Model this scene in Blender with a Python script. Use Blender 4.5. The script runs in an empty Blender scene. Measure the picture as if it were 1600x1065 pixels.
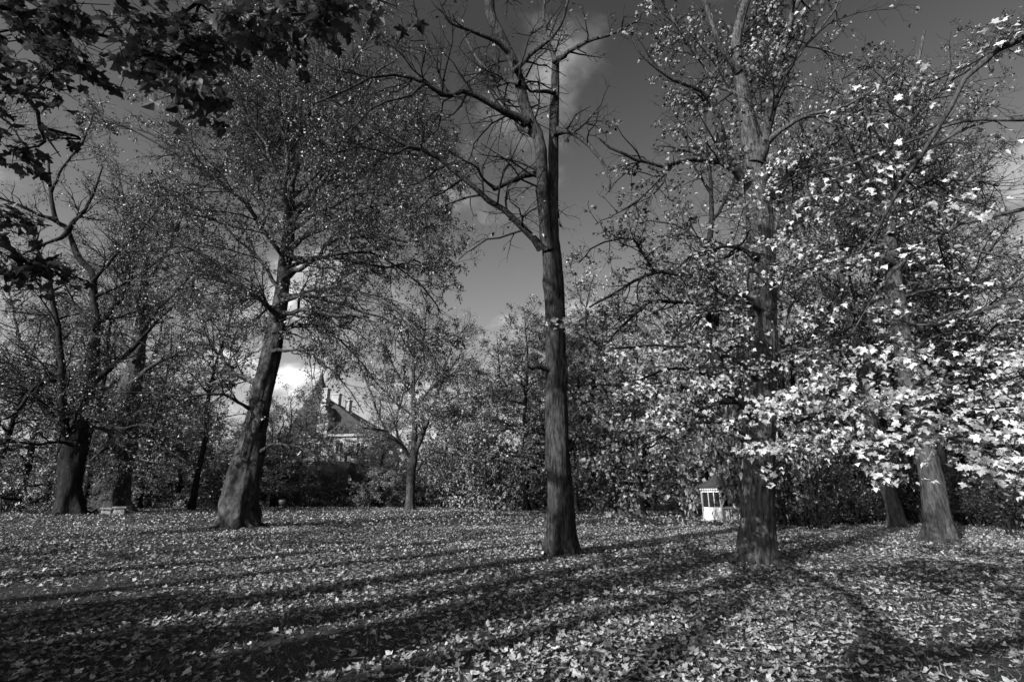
import bpy, math
import numpy as np
from math import radians, sin, cos, tan, atan, pi

# ------------------------------------------------------------------ camera, sky, sun, exposure
sc = bpy.context.scene
COL = sc.collection
FPX = 800.0                      # focal length in pixels of the 1600 px wide photograph (18 mm)
EYE = 1.55
TH = atan(242.5 / FPX)           # the camera looks up
CT, ST = cos(TH), sin(TH)
cam_d = bpy.data.cameras.new('camera')
cam_d.lens = 18.0
cam_d.sensor_width = 36.0
cam_d.clip_start = 0.05
cam_d.clip_end = 3000.0
cam = bpy.data.objects.new('camera', cam_d)
COL.objects.link(cam)
cam.location = (0, 0, EYE)
cam.rotation_euler = (pi / 2 + TH, 0, 0)
sc.camera = cam

SUN_EL = radians(25.0)
SHADOW_AZ = radians(42.0)        # shadows fall away from the camera, to the right
SH = np.array([sin(SHADOW_AZ), cos(SHADOW_AZ)])

world = bpy.data.worlds.new('World')
sc.world = world
world.use_nodes = True
wn, wl = world.node_tree.nodes, world.node_tree.links
wn.clear()
w_out = wn.new('ShaderNodeOutputWorld')
w_bg = wn.new('ShaderNodeBackground')
w_sky = wn.new('ShaderNodeTexSky')
w_sky.sky_type = 'NISHITA'
w_sky.sun_disc = False
w_sky.sun_elevation = SUN_EL
w_sky.sun_rotation = SHADOW_AZ + pi
w_sky.dust_density = 3.5
w_sep = wn.new('ShaderNodeSeparateColor')        # black-and-white film behind a red filter sees the red of the sky
wl.new(w_sky.outputs[0], w_sep.inputs[0])
w_tc = wn.new('ShaderNodeTexCoord')
w_xyz = wn.new('ShaderNodeSeparateXYZ')
wl.new(w_tc.outputs['Generated'], w_xyz.inputs[0])


def wmath(op, a, b=None, clamp=False):
    n = wn.new('ShaderNodeMath')
    n.operation = op
    n.use_clamp = clamp
    for i, v in enumerate((a, b)):
        if v is None:
            continue
        if isinstance(v, (int, float)):
            n.inputs[i].default_value = v
        else:
            wl.new(v, n.inputs[i])
    return n.outputs[0]


zz = wmath('ADD', wmath('MAXIMUM', w_xyz.outputs[2], 0.0), 0.22)
w_cmb = wn.new('ShaderNodeCombineXYZ')
wl.new(wmath('DIVIDE', w_xyz.outputs[0], zz), w_cmb.inputs[0])
wl.new(wmath('DIVIDE', w_xyz.outputs[1], zz), w_cmb.inputs[1])
w_cmb.inputs[2].default_value = 0.0
w_nz = wn.new('ShaderNodeTexNoise')
w_nz.inputs['Scale'].default_value = 1.7
w_nz.inputs['Detail'].default_value = 9.0
w_nz.inputs['Roughness'].default_value = 0.56
w_nz.inputs['Distortion'].default_value = 0.25
wl.new(w_cmb.outputs[0], w_nz.inputs['Vector'])
w_mr = wn.new('ShaderNodeMapRange')
w_mr.interpolation_type = 'SMOOTHSTEP'
w_mr.inputs['From Min'].default_value = 0.525
w_mr.inputs['From Max'].default_value = 0.75
wl.new(w_nz.outputs[0], w_mr.inputs['Value'])
cloud = w_mr.outputs[0]
w_mix = wn.new('ShaderNodeMix')
w_mix.data_type = 'FLOAT'
wl.new(cloud, w_mix.inputs[0])
wl.new(w_sep.outputs[0], w_mix.inputs[2])
w_mix.inputs[3].default_value = 8.0
w_gr = wn.new('ShaderNodeMapRange')              # the filter darkens the deep sky overhead and leaves the hazy horizon light, all round
w_gr.inputs['From Min'].default_value = 0.05
w_gr.inputs['From Max'].default_value = 0.72
w_gr.inputs['To Min'].default_value = 1.9
w_gr.inputs['To Max'].default_value = 0.55
wl.new(w_xyz.outputs[2], w_gr.inputs['Value'])
wl.new(wmath('MULTIPLY', w_mix.outputs[0], w_gr.outputs[0]), w_bg.inputs['Color'])
w_bg.inputs['Strength'].default_value = 0.085
wl.new(w_bg.outputs[0], w_out.inputs['Surface'])

sun_d = bpy.data.lights.new('sun', 'SUN')
sun_d.energy = 5.0
sun_d.angle = radians(0.53)
sun_d.color = (1.0, 1.0, 1.0)    # the photograph has no colour
sun = bpy.data.objects.new('sun', sun_d)
COL.objects.link(sun)
sun.rotation_euler = (pi / 2 - SUN_EL, 0, -SHADOW_AZ)

sc.view_settings.view_transform = 'Standard'
sc.view_settings.look = 'None'
sc.view_settings.exposure = 0.85
sc.view_settings.gamma = 1.0
sc.view_settings.use_curve_mapping = False
sc.render.engine = 'CYCLES'
sc.cycles.max_bounces = 3
sc.cycles.diffuse_bounces = 2
sc.cycles.glossy_bounces = 2
sc.cycles.transmission_bounces = 3
sc.cycles.use_denoising = True
sc.cycles.use_adaptive_sampling = True
sc.cycles.adaptive_threshold = 0.02

# ------------------------------------------------------------------ ground shape and picture-to-place helpers


def gz(x, y):
    d = np.hypot(x, y)
    t = np.clip((d - 18) / 40, 0, 1)
    return 0.3 * t * t * (3 - 2 * t)


def ray(x, y):
    u = (x - 800) / FPX
    v = (532.5 - y) / FPX
    return np.array([u, CT - v * ST, ST + v * CT])


def at(x, y, D):
    """the point that stands D metres ahead of the camera along the ground"""
    r = ray(x, y)
    p = r * (D / r[1])
    p[2] += EYE
    return p


def on_ground(x, y):
    r = ray(x, y)
    lo, hi = 0.5, 300
    for _ in range(50):
        m = (lo + hi) / 2
        p = r * (m / r[1])
        p[2] += EYE
        if p[2] > gz(p[0], p[1]):
            lo = m
        else:
            hi = m
    p[2] = gz(p[0], p[1])
    return p


def px_m(p):
    """metres covered by one pixel of the photograph at point p"""
    return (p[1] * CT + (p[2] - EYE) * ST) / FPX


# ------------------------------------------------------------------ materials (the photograph is black and white)
def new_mat(name):
    m = bpy.data.materials.new(name)
    m.use_nodes = True
    nt = m.node_tree
    nt.nodes.clear()
    return m, nt.nodes, nt.links


def mixnode(N, L, fac, a, b):
    n = N.new('ShaderNodeMix')
    n.data_type = 'RGBA'
    for s, v in ((n.inputs[0], fac), (n.inputs[6], a), (n.inputs[7], b)):
        if isinstance(v, float):
            s.default_value = v if s.type == 'VALUE' else (v, v, v, 1)
        else:
            L.new(v, s)
    return n.outputs[2]


def ramp(N, L, src, lo, hi, vlo=0.0, vhi=1.0):
    n = N.new('ShaderNodeMapRange')
    n.inputs['From Min'].default_value = lo
    n.inputs['From Max'].default_value = hi
    n.inputs['To Min'].default_value = vlo
    n.inputs['To Max'].default_value = vhi
    L.new(src, n.inputs['Value'])
    return n.outputs[0]


def noise(N, L, vec, scale, detail=4.0, rough=0.55):
    n = N.new('ShaderNodeTexNoise')
    n.inputs['Scale'].default_value = scale
    n.inputs['Detail'].default_value = detail
    n.inputs['Roughness'].default_value = rough
    if vec is not None:
        L.new(vec, n.inputs['Vector'])
    return n.outputs[0]


def coords(N, L, scale=(1, 1, 1)):
    t = N.new('ShaderNodeTexCoord')
    m = N.new('ShaderNodeMapping')
    m.inputs['Scale'].default_value = scale
    L.new(t.outputs['Object'], m.inputs['Vector'])
    return m.outputs[0]


def bark_mat(name, lo, hi, vscale=(9, 9, 1.6), bump=0.6, patches=0.5):
    m, N, L = new_mat(name)
    out = N.new('ShaderNodeOutputMaterial')
    b = N.new('ShaderNodeBsdfPrincipled')
    b.inputs['Roughness'].default_value = 0.85
    b.inputs['Specular IOR Level'].default_value = 0.04
    v = coords(N, L, vscale)
    n1 = noise(N, L, v, 2.2, 6.0, 0.65)
    v2 = coords(N, L, (1, 1, 0.7))
    n2 = noise(N, L, v2, 2.4, 4.0, 0.6)
    grain = mixnode(N, L, ramp(N, L, n1, 0.33, 0.68), lo, hi)
    mult = N.new('ShaderNodeMix')
    mult.data_type = 'RGBA'
    mult.blend_type = 'MULTIPLY'
    mult.inputs[0].default_value = patches
    L.new(grain, mult.inputs[6])
    g = ramp(N, L, n2, 0.35, 0.62, 0.25, 1.25)
    L.new(g, mult.inputs[7])
    L.new(mult.outputs[2], b.inputs['Base Color'])
    bp = N.new('ShaderNodeBump')
    bp.inputs['Strength'].default_value = bump
    bp.inputs['Distance'].default_value = 0.03
    L.new(n1, bp.inputs['Height'])
    L.new(bp.outputs[0], b.inputs['Normal'])
    L.new(b.outputs[0], out.inputs['Surface'])
    return m


def leaf_mat(name, lo, hi, trans=0.25, rough=0.5, spec=0.35, single=False):
    """leaf by leaf the tone differs (attribute 'tone' in joined foliage, object random on single leaves)"""
    m, N, L = new_mat(name)
    out = N.new('ShaderNodeOutputMaterial')
    b = N.new('ShaderNodeBsdfPrincipled')
    b.inputs['Roughness'].default_value = rough
    b.inputs['Specular IOR Level'].default_value = spec
    if single:
        src = N.new('ShaderNodeObjectInfo').outputs['Random']
    else:
        a = N.new('ShaderNodeAttribute')
        a.attribute_name = 'tone'
        src = a.outputs['Fac']
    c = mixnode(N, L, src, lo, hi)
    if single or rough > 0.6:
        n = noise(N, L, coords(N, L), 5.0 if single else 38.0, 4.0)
        mu = N.new('ShaderNodeMix')
        mu.data_type = 'RGBA'
        mu.blend_type = 'MULTIPLY'
        mu.inputs[0].default_value = 0.6
        L.new(c, mu.inputs[6])
        L.new(ramp(N, L, n, 0.3, 0.7, 0.55, 1.2), mu.inputs[7])
        c = mu.outputs[2]
    L.new(c, b.inputs['Base Color'])
    t = N.new('ShaderNodeBsdfTranslucent')
    L.new(c, t.inputs['Color'])
    mx = N.new('ShaderNodeMixShader')
    mx.inputs[0].default_value = trans
    L.new(b.outputs[0], mx.inputs[1])
    L.new(t.outputs[0], mx.inputs[2])
    L.new(mx.outputs[0], out.inputs['Surface'])
    return m


def plain_mat(name, lo, hi, scale=4.0, bump=0.2, rough=0.8, vscale=(1, 1, 1), spec=0.06):
    m, N, L = new_mat(name)
    out = N.new('ShaderNodeOutputMaterial')
    b = N.new('ShaderNodeBsdfPrincipled')
    b.inputs['Roughness'].default_value = rough
    b.inputs['Specular IOR Level'].default_value = spec
    n = noise(N, L, coords(N, L, vscale), scale, 6.0, 0.6)
    L.new(mixnode(N, L, ramp(N, L, n, 0.35, 0.65), lo, hi), b.inputs['Base Color'])
    bp = N.new('ShaderNodeBump')
    bp.inputs['Strength'].default_value = bump
    bp.inputs['Distance'].default_value = 0.02
    L.new(n, bp.inputs['Height'])
    L.new(bp.outputs[0], b.inputs['Normal'])
    L.new(b.outputs[0], out.inputs['Surface'])
    return m


M = {}
M['bark'] = bark_mat('bark_grey', 0.012, 0.085, (7, 7, 1.0))
M['bark_rough'] = bark_mat('bark_rough', 0.010, 0.095, (8, 8, 1.7), 1.0, 0.5)
M['bark_beech'] = bark_mat('bark_beech', 0.012, 0.075, (3, 3, 1.4), 0.35, 0.75)
M['bark_ash'] = bark_mat('bark_ash', 0.004, 0.06, (8, 8, 1.7), 1.0, 0.6)
M['bark_dark'] = bark_mat('bark_dark', 0.006, 0.03, (7, 7, 1.0))
M['twig'] = plain_mat('twig_bark', 0.010, 0.03, 8.0, 0.1)
M['twig_dark'] = plain_mat('twig_bark_dark', 0.006, 0.02, 8.0, 0.1)
M['leaf_beech'] = leaf_mat('leaf_beech', 0.012, 0.24, 0.2, 0.4, 0.5)
M['leaf_mid'] = leaf_mat('leaf_mid', 0.012, 0.28, 0.22, 0.45, 0.45)
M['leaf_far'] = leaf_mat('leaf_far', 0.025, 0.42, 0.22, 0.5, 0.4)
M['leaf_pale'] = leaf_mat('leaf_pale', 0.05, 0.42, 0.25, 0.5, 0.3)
M['leaf_dark'] = leaf_mat('leaf_evergreen', 0.012, 0.05, 0.08, 0.45, 0.4)
M['leaf_maple'] = leaf_mat('leaf_maple', 0.06, 0.52, 0.22, 0.5, 0.35)
M['leaf_maple_one'] = leaf_mat('leaf_maple_single', 0.10, 0.60, 0.22, 0.5, 0.35, True)
M['leaf_shade'] = leaf_mat('leaf_shade', 0.02, 0.12, 0.2, 0.5, 0.3)  # maple leaf darkened: shade of the overhead boughs put into its colour
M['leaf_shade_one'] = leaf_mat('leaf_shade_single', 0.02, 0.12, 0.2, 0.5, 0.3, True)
M['litter'] = leaf_mat('leaf_litter', 0.05, 0.40, 0.10, 0.65, 0.12)
M['litter_one'] = leaf_mat('leaf_fallen', 0.07, 0.46, 0.10, 0.65, 0.12, True)
M['grass'] = leaf_mat('grass_blade', 0.03, 0.12, 0.2, 0.5, 0.3)
M['stone'] = plain_mat('stone_pale', 0.18, 0.32, 6.0, 0.3)
M['stone_dark'] = plain_mat('stone_dark', 0.05, 0.10, 2.0, 0.3)
M['plaster'] = plain_mat('plaster_grey_white', 0.17, 0.31, 0.8, 0.1)
M['paint'] = plain_mat('paint_white', 0.40, 0.58, 7.0, 0.15, 0.6)
M['slate'] = plain_mat('slate_roof', 0.025, 0.055, 3.0, 0.3, 0.6)
M['glass'] = plain_mat('window_glass', 0.015, 0.02, 1.0, 0.0, 0.08, spec=0.6)
M['iron'] = plain_mat('dark_iron', 0.02, 0.03, 5.0, 0.1, 0.5)


def ground_mat():
    m, N, L = new_mat('lawn')
    out = N.new('ShaderNodeOutputMaterial')
    b = N.new('ShaderNodeBsdfPrincipled')
    b.inputs['Roughness'].default_value = 0.9
    b.inputs['Specular IOR Level'].default_value = 0.15
    v = coords(N, L)
    a = noise(N, L, v, 0.35, 4.0)
    f = noise(N, L, v, 16.0, 6.0, 0.7)
    f2 = noise(N, L, v, 55.0, 3.0, 0.7)
    c = mixnode(N, L, ramp(N, L, f, 0.38, 0.66), 0.008, 0.06)
    c = mixnode(N, L, ramp(N, L, f2, 0.60, 0.68, 0.0, 0.5), c, 0.18)
    mu = N.new('ShaderNodeMix')
    mu.data_type = 'RGBA'
    mu.blend_type = 'MULTIPLY'
    mu.inputs[0].default_value = 1.0
    L.new(c, mu.inputs[6])
    L.new(ramp(N, L, a, 0.3, 0.7, 0.7, 1.25), mu.inputs[7])
    L.new(mu.outputs[2], b.inputs['Base Color'])
    bp = N.new('ShaderNodeBump')
    bp.inputs['Strength'].default_value = 0.9
    bp.inputs['Distance'].default_value = 0.05
    L.new(f, bp.inputs['Height'])
    L.new(bp.outputs[0], b.inputs['Normal'])
    L.new(b.outputs[0], out.inputs['Surface'])
    return m


M['lawn'] = ground_mat()

# ------------------------------------------------------------------ mesh helpers


def mesh_np(name, verts, faces, mat, tone=None, smooth=False):
    """verts (n,3); faces: list of integer arrays (m,k)"""
    verts = np.asarray(verts, dtype=np.float32)
    me = bpy.data.meshes.new(name)
    faces = [np.asarray(f, dtype=np.int32) for f in faces if len(f)]
    me.vertices.add(len(verts))
    me.vertices.foreach_set('co', verts.ravel())
    idx = np.concatenate([f.ravel() for f in faces])
    tot = np.concatenate([np.full(len(f), f.shape[1], dtype=np.int32) for f in faces])
    start = np.concatenate([[0], np.cumsum(tot)[:-1]]).astype(np.int32)
    me.loops.add(len(idx))
    me.loops.foreach_set('vertex_index', idx)
    me.polygons.add(len(tot))
    me.polygons.foreach_set('loop_start', start)
    me.polygons.foreach_set('loop_total', tot)
    me.polygons.foreach_set('use_smooth', np.full(len(tot), smooth, dtype=bool))
    if tone is not None:
        a = me.attributes.new('tone', 'FLOAT', 'POINT')
        a.data.foreach_set('value', np.asarray(tone, dtype=np.float32))
    me.update(calc_edges=True)
    me.materials.append(mat)
    return me


def link(name, me, parent=None, loc=(0, 0, 0)):
    o = bpy.data.objects.new(name, me)
    COL.objects.link(o)
    o.location = loc
    if parent is not None:
        o.parent = parent
    return o


def tag(o, label=None, cat=None, group=None, kind=None):
    for k, v in (('label', label), ('category', cat), ('group', group), ('kind', kind)):
        if v:
            o[k] = v
    return o


def empty(name, loc, label=None, cat=None, group=None):
    o = bpy.data.objects.new(name, None)
    o.empty_display_size = 0.2
    COL.objects.link(o)
    o.location = tuple(float(c) for c in loc)
    return tag(o, label, cat, group)


def norm(v):
    return v / np.maximum(np.linalg.norm(v, axis=-1, keepdims=True), 1e-9)


def tubes(P, R, S, rng=None, rough=0.0):
    """N polylines of K points -> tube mesh (verts, quads)"""
    N, K, _ = P.shape
    T = norm(np.gradient(P, axis=1))
    d = norm(P[:, -1] - P[:, 0])
    ref = np.where(np.abs(d[:, 2:3]) > 0.75, np.array([[1.0, 0, 0]]), np.array([[0, 0, 1.0]]))[:, None, :]
    U = norm(np.cross(T, np.broadcast_to(ref, T.shape)))
    V = np.cross(T, U)
    a = np.arange(S) * 2 * pi / S
    rr = R[:, :, None, None]
    if rough and rng is not None:
        rr = rr * (1 + rough * rng.normal(size=(N, K, S, 1)))
    vv = P[:, :, None, :] + rr * (np.cos(a)[None, None, :, None] * U[:, :, None, :] + np.sin(a)[None, None, :, None] * V[:, :, None, :])
    base = (np.arange(N) * K * S)[:, None, None] + (np.arange(K - 1) * S)[None, :, None]
    j = np.arange(S)[None, None, :]
    j2 = (np.arange(S) + 1) % S
    j2 = j2[None, None, :]
    q = np.stack([base + j, base + j2, base + S + j2, base + S + j], axis=-1).reshape(-1, 4)
    return vv.reshape(-1, 3), q


def catmull(pts, K):
    pts = np.asarray(pts, dtype=float)
    n = len(pts)
    ext = np.vstack([2 * pts[0] - pts[1], pts, 2 * pts[-1] - pts[-2]])
    t = np.linspace(0, n - 1, K)
    i = np.minimum(t.astype(int), n - 2)
    f = (t - i)[:, None]
    p0, p1, p2, p3 = ext[i], ext[i + 1], ext[i + 2], ext[i + 3]
    return 0.5 * (2 * p1 + (p2 - p0) * f + (2 * p0 - 5 * p1 + 4 * p2 - p3) * f ** 2 + (3 * p1 - p0 - 3 * p2 + p3) * f ** 3)


def plen(P):
    return np.linalg.norm(np.diff(P, axis=1), axis=2).sum(axis=1)


def samp(P, idx, t):
    K = P.shape[1]
    f = t * (K - 1)
    i = np.minimum(f.astype(int), K - 2)
    w = f - i
    if P.ndim == 3:
        w = w[:, None]
    return P[idx, i] * (1 - w) + P[idx, i + 1] * w


def grow(P, R, rng, dens, t0=0.2, t1=1.0, lr=(0.3, 0.5), lmin=0.2, lmax=4.0, ang=(35, 70), K=5, jit=0.25,
         grav=0.05, rr=0.6, rmax=1.0, rmin=0.004, taper=0.25):
    """children of every polyline: dens per metre"""
    Ls = plen(P)
    n = rng.poisson(np.clip(Ls * dens * (t1 - t0), 0.5, 60))
    idx = np.repeat(np.arange(len(P)), n)
    if len(idx) == 0:
        return np.zeros((0, K, 3)), np.zeros((0, K))
    t = t0 + (t1 - t0) * rng.random(len(idx))
    pos = samp(P, idx, t)
    tan_ = norm(samp(P, idx, np.minimum(t + 0.06, 1.0)) - samp(P, idx, np.maximum(t - 0.06, 0.0)))
    perp = norm(np.cross(tan_, norm(rng.normal(size=(len(idx), 3)))))
    a = np.radians(rng.uniform(ang[0], ang[1], len(idx)))[:, None]
    d = norm(np.cos(a) * tan_ + np.sin(a) * perp)
    L = np.clip(Ls[idx] * rng.uniform(lr[0], lr[1], len(idx)) * (1.2 - 0.75 * t), lmin, lmax)
    r0 = np.clip(samp(R, idx, t) * rr, rmin, rmax)
    Q = np.zeros((len(idx), K, 3))
    Q[:, 0] = pos
    st = (L / (K - 1))[:, None]
    for k in range(1, K):
        d = norm(d + rng.normal(size=d.shape) * jit + np.array([0, 0, grav]))
        Q[:, k] = Q[:, k - 1] + d * st
    RR = r0[:, None] * np.linspace(1, taper, K)[None, :]
    return Q, np.maximum(RR, rmin * 0.6)


# leaf shapes: tip along +y, upper side +z
def t_diamond(w=0.62, fold=0.14):
    v = np.array([(0, 0, 0), (w / 2, 0.45, fold), (0, 1, -0.05), (-w / 2, 0.45, fold)], float)
    return v, np.array([(0, 1, 2), (0, 2, 3)])


HALF = [(0.0, 0.03), (0.16, -0.07), (0.42, -0.07), (0.37, 0.08), (0.38, 0.17), (0.60, 0.22), (0.68, 0.45), (0.48, 0.46),
        (0.31, 0.51), (0.37, 0.71), (0.19, 0.80), (0.0, 1.06)]
HALF_LO = [(0.0, 0.0), (0.42, -0.07), (0.38, 0.17), (0.68, 0.44), (0.33, 0.55), (0.0, 1.06)]


HALF_MED = [(0.0, 0.0), (0.42, -0.07), (0.37, 0.14), (0.64, 0.24), (0.66, 0.46), (0.32, 0.52), (0.30, 0.76), (0.0, 1.06)]


def t_maple(half, curl=0.0, wave=0.0, droop=0.0, seed=0, asym=0.0):
    r = np.random.default_rng(seed)
    out = list(half) + [(-x, y) for x, y in half[-2:0:-1]]
    v = np.array([(0, 0.33, 0)] + [(x, y, 0) for x, y in out], float)
    v[1:, :2] *= 1 + 0.08 * r.normal(size=(len(v) - 1, 1))
    rad = np.hypot(v[:, 0], v[:, 1] - 0.33)
    angl = np.arctan2(v[:, 0], v[:, 1] - 0.33)
    v[:, 2] = curl * rad ** 2 + wave * np.sin(angl * 3 + r.uniform(0, 6)) * rad + droop * np.maximum(v[:, 1] - 0.2, 0) ** 2
    v[:, 2] += asym * v[:, 0] ** 2 * np.sign(v[:, 0]) + 0.16 * np.abs(v[:, 0])
    v[:, 1] -= 0.0
    n = len(out)
    f = np.array([(0, 1 + (i + 1) % n, 1 + i) for i in range(n)])
    return v, f


def place(template, pos, nrm, tip, size):
    """joined copies of a leaf: nrm = leaf normal, tip = direction of the tip"""
    v, f = template
    n = norm(nrm)
    y = norm(tip - (tip * n).sum(1, keepdims=True) * n)
    x = np.cross(y, n)
    s = size[:, None, None]
    W = pos[:, None, :] + s * (v[None, :, 0:1] * x[:, None, :] + v[None, :, 1:2] * y[:, None, :] + v[None, :, 2:3] * n[:, None, :])
    F = (np.arange(len(pos)) * len(v))[:, None, None] + f[None]
    return W.reshape(-1, 3), F.reshape(-1, f.shape[1])


def join(parts):
    vs, fs, off = [], [], 0
    for v, f in parts:
        vs.append(v)
        fs.append(f + off)
        off += len(v)
    return np.concatenate(vs), fs


class Tree:
    def __init__(s, name, label, base, seed, bark='bark', twig='twig', leaf='leaf_mid', group=None, cat='tree'):
        s.rng = np.random.default_rng(seed)
        s.base = np.array(base, float)
        s.root = empty(name, s.base, label, cat, group)
        s.bark, s.twigm, s.leafm = M[bark], M[twig], M[leaf]
        s.limbs = []
        s.tw = []

    def part(s, name, v, faces, mat, tone=None, smooth=False, kind=None):
        o = link(name, mesh_np(name, v - s.base, faces, mat, tone, smooth), s.root)
        return tag(o, kind=kind)

    def trunk(s, pts, rad, S=20, K=40, flare=0.35, flare_h=0.9, ridges=5, lump=0.05, name='trunk', keep=True, bury=0.25, relief=0.015, burls=(), roots=0):
        P = catmull(pts, K)
        ts = np.linspace(0, len(pts) - 1, K)
        R = np.interp(ts, np.arange(len(pts)), rad)
        if bury:
            P = np.vstack([P[0] - np.array([0, 0, bury]), P])
            R = np.concatenate([[R[0] * 1.05], R])
        h = P[:, 2] - s.base[2]
        T = norm(np.gradient(P, axis=0))
        U = norm(np.cross(T, np.array([[0, 1.0, 0]])))
        V = np.cross(T, U)
        a = np.arange(S) * 2 * pi / S
        ph = s.rng.uniform(0, 6, 6)
        fl = flare * np.exp(-np.maximum(h, -0.1) / flare_h)
        prof = np.zeros((len(P), S))
        for i in range(len(P)):
            root = np.maximum(np.cos(a * ridges + ph[0] + 0.7 * np.sin(a * 2 + ph[1])), -0.3)
            prof[i] = 1 + fl[i] * (0.45 + 0.75 * root)
            prof[i] += lump * (np.sin(a * 2 + ph[2] + h[i] * 0.9) + 0.7 * np.sin(a * 3 + ph[3] - h[i] * 1.6) + 0.5 * np.sin(a * 7 + ph[4] + 2 * np.sin(h[i] * 2.1)))
        rid = s.rng.normal(size=prof.shape)
        for _ in range(2):
            rid[1:-1] = 0.25 * rid[:-2] + 0.5 * rid[1:-1] + 0.25 * rid[2:]
        prof += relief * (rid * 1.4 + 0.6 * s.rng.normal(size=(1, S)))
        for bh, ba, amp, bw in burls:
            da = np.angle(np.exp(1j * (a - ba)))
            prof += amp * np.exp(-((h[:, None] - bh) / bw) ** 2 - (da[None] / 0.5) ** 2)
        if roots:
            for i in range(roots):
                ra = i * 2 * pi / roots + s.rng.uniform(-0.4, 0.4)
                ln = min(R[1], 0.55) * s.rng.uniform(1.3, 2.6)
                dr = np.array([cos(ra), sin(ra), 0.0])
                bend = np.array([-sin(ra), cos(ra), 0.0]) * s.rng.uniform(-0.4, 0.4)
                q0 = s.base + dr * R[1] * 0.75 + np.array([0, 0, R[1] * 0.35])
                s.limb([q0, s.base + dr * (R[1] * 1.2 + 0.25 * ln) + np.array([0, 0, R[1] * 0.10]), s.base + (dr + bend * 0.5) * (R[1] + 0.7 * ln) + np.array([0, 0, 0.0]),
                        s.base + (dr + bend) * (R[1] + ln) + np.array([0, 0, -0.12])], min(R[1], 0.6) * s.rng.uniform(0.22, 0.34), 0.03, K=10, S=8, wob=0.02, name='root', leafy=False)
        W = P[:, None, :] + (R[:, None] * prof)[:, :, None] * (np.cos(a)[None, :, None] * U[:, None, :] + np.sin(a)[None, :, None] * V[:, None, :])
        k = np.arange(len(P) - 1)[:, None] * S
        j, j2 = np.arange(S)[None], ((np.arange(S) + 1) % S)[None]
        q = np.stack([k + j, k + j2, k + S + j2, k + S + j], -1).reshape(-1, 4)
        s.part(name, W.reshape(-1, 3), [q], s.bark, smooth=True)
        if keep:
            s.tp, s.tr = P, R
        return P, R

    def limb(s, pts, r0, r1, K=14, S=8, wob=0.02, name='limb', leafy=True):
        P = catmull(pts, K)
        L = np.linalg.norm(np.diff(P, axis=0), axis=1).sum()
        w = s.rng.normal(size=P.shape) * wob * L / 6
        w[0] = 0
        P = P + w
        R = np.linspace(0, 1, K)
        R = r0 + (r1 - r0) * R ** 0.8
        if K >= 10:
            side = 1 - abs(norm(P[2] - P[0])[2])
            R[0] *= 1 + 0.8 * side
            R[1] *= 1 + 0.25 * side
        v, q = tubes(P[None], R[None], S, s.rng, 0.04)
        s.part(name, v, [q], s.bark, smooth=True)
        if leafy:
            s.limbs.append((P, R))
        return P, R

    def limb_px(s, pts, w0, w1, D0, D1, **k):
        D = np.linspace(D0, D1, len(pts))
        W = [at(x, y, d) for (x, y), d in zip(pts, D)]
        return s.limb(W, 0.5 * w0 * px_m(W[0]), 0.5 * w1 * px_m(W[-1]), **k)

    def branch_out(s, levels, leaf_levels=(-1,), limbs=None):
        K = 14
        src = limbs if limbs is not None else s.limbs
        P = np.stack([p if len(p) == K else catmull(p, K) for p, r in src])
        R = np.stack([np.interp(np.linspace(0, 1, K), np.linspace(0, 1, len(r)), r) for p, r in src])
        got = []
        for i, lv in enumerate(levels):
            lv = dict(lv)
            S = lv.pop('S', 3)
            P, R = grow(P, R, s.rng, **lv)
            s.tw.append((P, R, S))
            got.append((P, R))
        s.levels = got
        return [got[i] for i in leaf_levels]

    def finish_twigs(s, name='twigs'):
        if s.tw:
            v, f = join([tubes(P, R, S) for P, R, S in s.tw if len(P)])
            s.part(name, v, f, s.twigm, kind='stuff', smooth=True)

    def leaves(s, polys, per, size, template=None, up=0.6, spread=0.12, name='foliage', t0=0.1, droop=0.3, drop=None, mat=None, skew=1.8, clump=0.0):
        parts, tones = [], []
        template = template or t_diamond()
        for P, R in polys:
            n = s.rng.poisson(per, len(P))
            idx = np.repeat(np.arange(len(P)), n)
            if not len(idx):
                continue
            t = t0 + (1 - t0) * s.rng.random(len(idx))
            pos = samp(P, idx, t) + s.rng.normal(size=(len(idx), 3)) * spread
            if drop is not None:
                keep = drop(pos)
                idx, pos = idx[keep], pos[keep]
            if clump:
                q = pos / clump
                fld = np.sin(q[:, 0] + 1.9 * np.sin(q[:, 1] * 0.7)) + np.sin(q[:, 1] * 1.1 + 1.7 * np.sin(q[:, 2] * 0.8 + 1)) + np.sin(q[:, 2] * 1.3 + 1.5 * np.sin(q[:, 0] * 0.6 + 2))
                keep = s.rng.random(len(pos)) < np.clip(0.58 + 0.55 * fld, 0.05, 1.0)
                idx, pos = idx[keep], pos[keep]
            d = norm(P[idx, -1] - P[idx, 0])
            nr = s.rng.normal(size=pos.shape) * 0.75 + np.array([0, 0, up])
            tip = d + s.rng.normal(size=pos.shape) * 0.7 + np.array([0, 0, -droop])
            sz = size * s.rng.uniform(0.5, 1.4, len(pos))
            v, f = place(template, pos, nr, tip, sz)
            parts.append((v, f))
            tones.append(np.repeat(s.rng.random(len(pos)) ** skew, len(template[0])))
        if parts:
            v, f = join(parts)
            s.part(name, v, f, mat or s.leafm, np.concatenate(tones), kind='stuff')


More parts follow.
